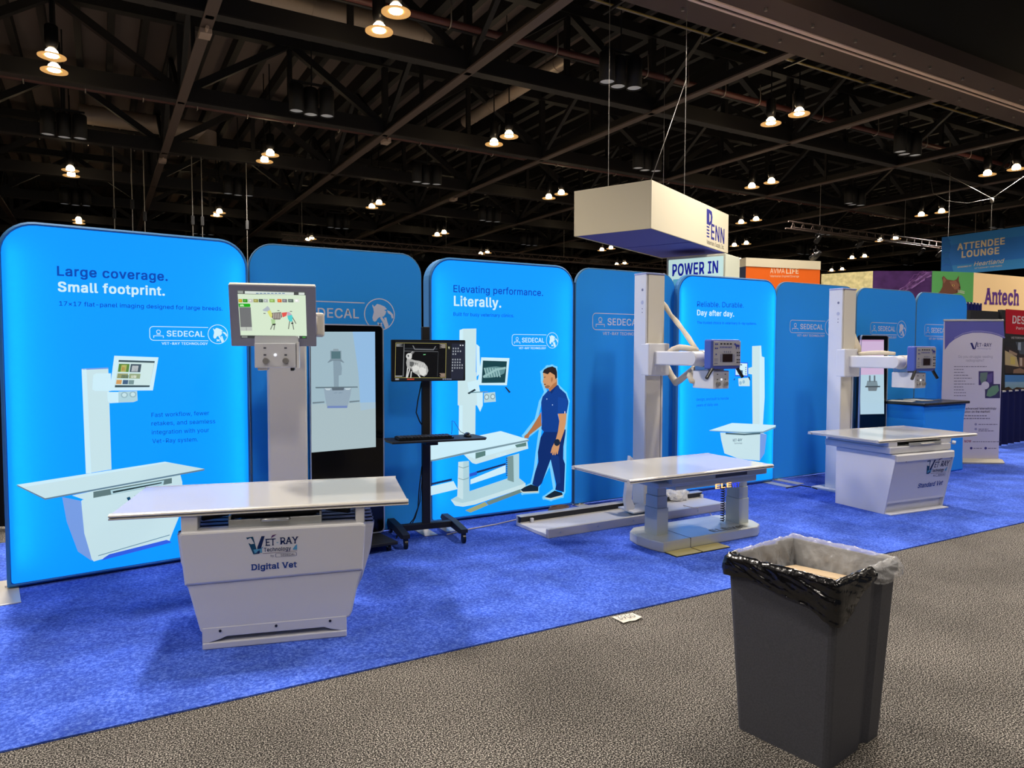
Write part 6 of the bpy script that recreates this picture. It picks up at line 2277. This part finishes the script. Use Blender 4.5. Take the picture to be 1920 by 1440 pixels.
m.tube([(.02, .02, hq), (wq * .38, .02, hq + 2.3)], .008, WIRE, 5)
m.build('suspension_wire', t)
m = MB()
m.cyl((wq * .38, .02, hq), (wq * .38, .02, 9.05 - ZB), .007, WIRE, n=5)
m.build('suspension_wire', t)

A, B = Vector((11.363, 12.502)), Vector((11.909, 11.222))
rz = math.atan2(B.y - A.y, B.x - A.x)
t = thing('light_tower', 'white lit tower sign reading Power in, under the cream hanging sign', 'sign', (A.x, A.y, 0), rz)
w_ = (B - A).length
WM = place((A.x, A.y, 0), rz)
m = MB()
m.box(0, w_, 0, .9, 0, 3.7, mat('tower_side', (206, 210, 190), 0.6), .01)
m.build('frame', t)
sp = Sheet(WM, Matrix.Translation((0, -.001, 0)))
m = MB()
sp.rect(m, .05, .05, w_ - .05, 3.65, lit((196, 228, 226), .95), 1, False)
sp.text(m, 'POWER IN', (1260.5, 517.5), (1346.5, 511), 21, lit((22, 34, 150), .9), .04, 2)
sp.poly(m, [(1262, 524), (1347, 517.5), (1347, 560), (1262, 560)], lit((92, 168, 200), .9), 2)
m.build('lit_face', t)

# orange booth block
C0, C1, C2 = Vector((18.312, 17.179)), Vector((18.306, 16.377)), Vector((21.213, 15.768))
rz = math.atan2(C2.y - C1.y, C2.x - C1.x)
t = thing('booth_tower', 'orange and navy booth block with a cream top band, behind the panels', 'booth', (C1.x, C1.y, 0), rz)
WM = place((C1.x, C1.y, 0), rz)
w_ = (C2 - C1).length
m = MB()
ORG = mat('orange_print', (220, 98, 26), 0.7, 0, 0.15)
m.box(0, w_, 0, .85, 0, 4.32, ORG)
m.build('block', t)
m = MB()
m.box(-.01, -.001, .0, .85, 0, 4.32, mat('navy_print', (30, 40, 72), 0.7))
m.build('side_panel', t)
m = MB()
m.box(-.015, w_ + .01, -.012, .86, 4.32, 4.6, CREAMF)
m.build('top_band', t)
so = Sheet(WM, Matrix.Translation((0, -.002, 0)))
m = MB()
wk = ink((232, 206, 176))
so.text(m, 'AVMA', (1444, 512.5), (1471, 512.5), 9.5, wk, -.004, 1)
so.text(m, 'LIFE', (1474, 513), (1497, 513), 9.5, wk, .03, 1)
so.text(m, 'Veterinarian Inspired Coverage', (1443.5, 519.5), (1498, 520), 4, wk, 0, 1)
m.build('lettering', t)
sl_ = dup(SP0, (C2.x - .05, C2.y + .15, 4.80), R(10), 'bright clip-on spotlight on the right top corner of the orange booth', 'booth spotlights')

# hanging aisle sign
A, B = Vector((31.13, 17.238)), Vector((31.03, 14.0))
rz = math.atan2(B.y - A.y, B.x - A.x)
t = thing('hanging_sign', 'blue hanging sign reading Attendee Lounge at the right edge', 'sign', (A.x, A.y, 4.78), rz)
WM = place((A.x, A.y, 4.78), rz)
w_ = (B - A).length
m = MB()
m.box(0, w_, 0, .03, 0, 1.62, mat('sign_blue_board', (56, 136, 236), 0.6, 0, 0.2))
m.build('board', t)
sl_ = Sheet(WM, Matrix.Translation((0, -.002, 0)))
m = MB()
lb, mb_ = ink((70, 162, 240)), ink((48, 116, 226))
sl_.rect(m, 0, 0, w_, .38, lb, 1, False)
sl_.rect(m, 0, 1.25, w_, 1.62, ink((62, 150, 240)), 1, False)
sl_.poly(m, [(0, 0), (.55, 0), (.45, .4), (.3, .8), (.4, 1.2), (.25, 1.62), (0, 1.62)], ink((50, 130, 222)), 2, False)
for k in range(6):
    sl_.line(m, [(.03, .1 + k * .26), (.2, .2 + k * .26), (.36, .14 + k * .26)], .03, mb_, 3, False)
ck = ink((244, 232, 204))
sl_.text(m, 'ATTENDEE', (1795, 469), (1884, 457.5), 11.5, ck, .045, 4)
sl_.text(m, 'LOUNGE', (1803, 483), (1873.5, 475.5), 11.5, ck, .045, 4)
sl_.text(m, 'Heartland', (1826, 499), (1881, 493), 8, ck, .005, 4, slant=.25)
sl_.text(m, 'VETERINARY PARTNERS', (1827, 504.5), (1879, 499.5), 2.6, ck, 0, 4)
sl_.text(m, 'SPONSORED BY', (1795, 502.5), (1821.6, 499.6), 2.6, ck, .02, 4)
m.build('lettering', t)
for x in (.25, w_ * .6):
    m = MB()
    m.cyl((x, .015, 1.62), (x, .015, 2.75 if x > 1 else 9.05 - 4.78), .01, WIRE, n=5)
    if x > 1:
        m.lathe([(0, 2.7), (.07, 2.75), (.07, 2.9), (0, 2.95)], WIRE, 8, (x, .015, 0))
        m.tube([(x, .015, 2.9), (x + 1.4, 1.2, 9.05 - 4.78)], .012, WIRE, 5)
        m.tube([(x, .015, 2.9), (x - 1.6, -1.0, 9.05 - 4.78)], .012, WIRE, 5)
        m.tube([(x, .015, 2.9), (x - .9, -.1, 2.86), (x - 1.7, -.2, 3.1), (x - 2.2, -.3, 3.5), (x - 2.3, -.4, 9.05 - 4.78)], .01, WIRE, 5)
    m.build('suspension_wire', t)

# mural walls of the booth behind
WT = 3.66
pts = [Vector(p) for p in ((17.076, 12.651), (17.539, 11.451), (18.848, 10.659), (20.169, 10.308), (24.2, 10.12))]
specs = [('beige textured mural wall of the booth behind, left of the purple one', mat('beige_mural', (206, 194, 142), 0.8, 0, 0.1, var=.18, scale=9)),
         ('purple mural wall with pale sparks in the booth behind', mat('purple_mural', (72, 44, 92), 0.8, 0, 0.1, var=.25, scale=3)),
         ('green mural wall with a brown cat in the booth behind', mat('green_mural', (96, 172, 98), 0.8, 0, 0.1)),
         ('cream booth wall with big purple serif lettering', mat('cream_wall', (250, 214, 160), 0.8, 0, 0.1))]
for k, (lab, mm) in enumerate(specs):
    a, b = pts[k], pts[k + 1]
    rz = math.atan2(b.y - a.y, b.x - a.x)
    L = (a.x, a.y, 0)
    t = thing('mural_wall', lab, 'booth wall', L, rz)
    w_ = (b - a).length
    WM = place(L, rz)
    m = MB()
    m.box(0.002, w_ - .002, 0, .12, 0, WT, mm)
    m.build('wall_board', t)
    sw = Sheet(WM, Matrix.Translation((0, -.002, 0)))
    m = MB()
    if k == 1:
        sk, sk2 = ink((150, 108, 172)), ink((112, 70, 132))
        rr = random.Random(3)
        for s in range(16):
            x, y = 1690 + rr.uniform(-8, 8), 546
            pp = [(x, y)]
            while x < 1746 and y > 510:
                x += rr.uniform(2, 8)
                y -= rr.uniform(.5, 6.5)
                pp.append((x, max(509.5, y)))
            pp = [p for p in pp if p[0] < 1747]
            if len(pp) > 1:
                sw.line(m, pp, .012 + .02 * (s % 3 == 0), sk if s % 2 else sk2, 2)
        m.build('spark_print', t)
    if k == 2:
        fur, fur2, dk = ink((112, 74, 58)), ink((142, 96, 76)), ink((70, 44, 36))
        P_ = lambda q, c, l: sw.poly(m, q, c, l)
        P_([(1750, 556), (1762, 547), (1767, 538), (1768, 529), (1766, 521), (1769, 517), (1776, 524), (1788, 526), (1793, 524), (1798, 516.4), (1797.6, 526), (1800, 533), (1801, 541), (1799, 547), (1794, 550), (1786, 551), (1783, 560)], fur, 1)
        P_([(1769, 519), (1774, 525), (1770, 532), (1768, 526)], fur2, 2)
        P_([(1780, 528), (1792, 526), (1798, 534), (1798, 541), (1790, 543), (1784, 536)], fur2, 2)
        P_([(1784.4, 534), (1789, 533), (1790, 536.4), (1786, 537)], ink((196, 160, 96)), 3)
        P_([(1786.4, 533.8), (1788.2, 533.6), (1788.4, 536.4), (1787, 536.6)], dk, 4)
        P_([(1797.6, 537), (1801, 537.6), (1800, 540), (1797.6, 540)], dk, 3)
        P_([(1792, 546), (1799, 544), (1798, 545.4), (1793, 547.4)], dk, 3)
        for y in (544, 546, 548):
            sw.line(m, [(1796, y), (1808, y + 2.5)], .012, ink((210, 214, 190)), 4)
        m.build('cat_print', t)
    if k == 3:
        sw.text(m, 'Antech', (1845, 569.5), (1910.6, 572), 29, ink((92, 52, 132)), .035, 2, serif=True)
        m.build('lettering', t)
        m = MB()
        m.box(.5, 3.4, -.45, -.1, 1.6, 1.9, mat('beige_header', (206, 196, 160), 0.8, 0, 0.1, var=.12, scale=12))
        m.build('header_band', t)
# drapes and the red booth
DRAPE = mat('navy_drape_cloth', (36, 42, 112), 0.85, 0, 0.15)


def drape(label, a, b, z0, z1, folds, m_, cat='drape', nm='drape', amp=.035):
    a, b = Vector(a), Vector(b)
    rz = math.atan2(b.y - a.y, b.x - a.x)
    t = thing(nm, label, cat, (a.x, a.y, 0), rz)
    w_ = (b - a).length
    n = folds * 10
    vs, fs = [], []
    for z in (z0, z1):
        for i in range(n + 1):
            u = i / n
            vs.append((u * w_, amp * math.sin(u * folds * 2 * math.pi) * (1.0 if z == z0 else .6), z))
    for i in range(n):
        fs.append([i, i + 1, n + 2 + i, n + 1 + i])
    m = MB()
    m.add(vs, fs, m_, None, True)
    m.add([(p[0], p[1] + .008, p[2]) for p in vs], [f[::-1] for f in fs], m_, None, True)
    m.build('cloth', t)
    m = MB()
    m.cyl((0, .01, z1 - .02), (w_, .01, z1 - .02), .018, ALU, n=8)
    m.cyl((0, .06, .009), (0, .06, z1), .02, ALU, n=8)
    m.cyl((w_, .06, .009), (w_, .06, z1), .02, ALU, n=8)
    m.build('pipe_frame', t)
    return t


drape('royal blue pipe-and-drape curtain right of the last blue panel', (13.0, 6.83), (13.887, 6.952), .02, 2.44, 6, DRAPE)
drape('dark navy cloth skirt hanging below the red booth pictures', (12.55, 6.02), (15.6, 6.30), .03, .93, 12, mat('dark_navy_cloth', (24, 28, 70), 0.85, 0, 0.15), nm='drape')
drape('black curtain run left behind the tallest lit panel', (-6.5, 7.6), (-.62, 7.6), .02, 2.4, 18, mat('black_drape_cloth', (24, 24, 26), 0.9, 0, 0.1))
t = thing('booth_backdrop', 'red and black booth backdrop with house photographs, right edge behind the banner', 'backdrop', (12.95, 6.16, 0), R(5.2))
WM = place((12.95, 6.16, 0), R(5.2))
m = MB()
m.box(0, 3.2, 0, .06, .8, 2.262, mat('backdrop_black', (26, 26, 26), 0.6))
m.build('board', t)
m = MB()
m.box(-.9, -.01, .03, .09, 1.9, 2.23, mat('backdrop_black', (26, 26, 26), 0.6), M=Matrix.Rotation(R(-5), 4, 'Z'))
m.box(-.9, -.84, .03, .09, .01, 1.9, mat('backdrop_black', (26, 26, 26), 0.6), M=Matrix.Rotation(R(-5), 4, 'Z'))
m.build('wing_panel', t)
sr = Sheet(WM, Matrix.Translation((0, -.001, 0)))
m = MB()
P_ = lambda q, c, l=1: sr.poly(m, q, ink(c), l)
P_([(1885.4, 579.5), (1990, 587), (1990, 634), (1885.4, 625)], (190, 22, 40))
sr.text(m, 'DESIGN', (1898, 606), (1944, 609), 14, ink((226, 206, 196)), .03, 2)
sr.text(m, 'Partner with us', (1905, 617.6), (1950, 620), 5, ink((222, 200, 190)), .01, 2)
sr.text(m, 'VETERINARY HOSPITAL', (1895.6, 635), (1950, 636.4), 3.6, ink((196, 190, 180)), .01, 2)
# upper picture: a building front at dusk
P_([(1884, 641), (1990, 641), (1990, 700), (1884, 700)], (44, 44, 46))
P_([(1904, 641), (1990, 641), (1990, 668), (1912, 664)], (78, 86, 92), 2)
P_([(1909, 642), (1914, 642), (1914, 657), (1908, 656)], (150, 160, 166), 3)
P_([(1884, 648), (1896, 653), (1912, 664), (1990, 668), (1990, 672), (1908, 670), (1890, 660), (1884, 657)], (52, 44, 44), 4)
P_([(1884, 655), (1890, 660), (1906, 669), (1910, 688), (1884, 686)], (190, 168, 120), 3)
P_([(1892, 656), (1907, 663), (1906, 667), (1891, 662)], (166, 140, 110), 5)
P_([(1894, 668), (1903, 670), (1903, 684), (1894, 683)], (206, 182, 96), 5)
P_([(1910, 670), (1990, 672), (1990, 690), (1910, 690)], (120, 92, 74), 3)
for k in range(4):
    P_([(1912 + k * 9, 671), (1916 + k * 9, 671), (1916 + k * 9, 686), (1912 + k * 9, 686)], (196, 176, 150), 5)
P_([(1884, 684), (1910, 688), (1990, 690), (1990, 700), (1884, 700)], (58, 48, 44), 4)
P_([(1900, 693), (1912, 690), (1926, 696), (1926, 700), (1899, 700)], (140, 110, 84), 6)
P_([(1884, 700), (1990, 700), (1990, 704), (1884, 703)], (20, 22, 26), 2)
# lower picture: blue sky, long low house
P_([(1884, 703), (1990, 704), (1990, 752), (1884, 750)], (74, 128, 176))
P_([(1884, 716), (1990, 716), (1990, 734), (1884, 734)], (132, 168, 192), 2)
P_([(1884, 727), (1891, 725), (1898, 730), (1906, 726), (1916, 727), (1990, 730), (1990, 743), (1884, 743)], (74, 58, 48), 3)
P_([(1901, 731), (1915, 730), (1990, 732), (1990, 740), (1901, 740)], (132, 104, 80), 4)
P_([(1884, 742), (1900, 739), (1990, 739), (1990, 752), (1884, 750)], (186, 166, 132), 5)
P_([(1884, 743), (1896, 742), (1890, 747), (1884, 748)], (96, 92, 60), 6)
m.build('printed_graphic', t)
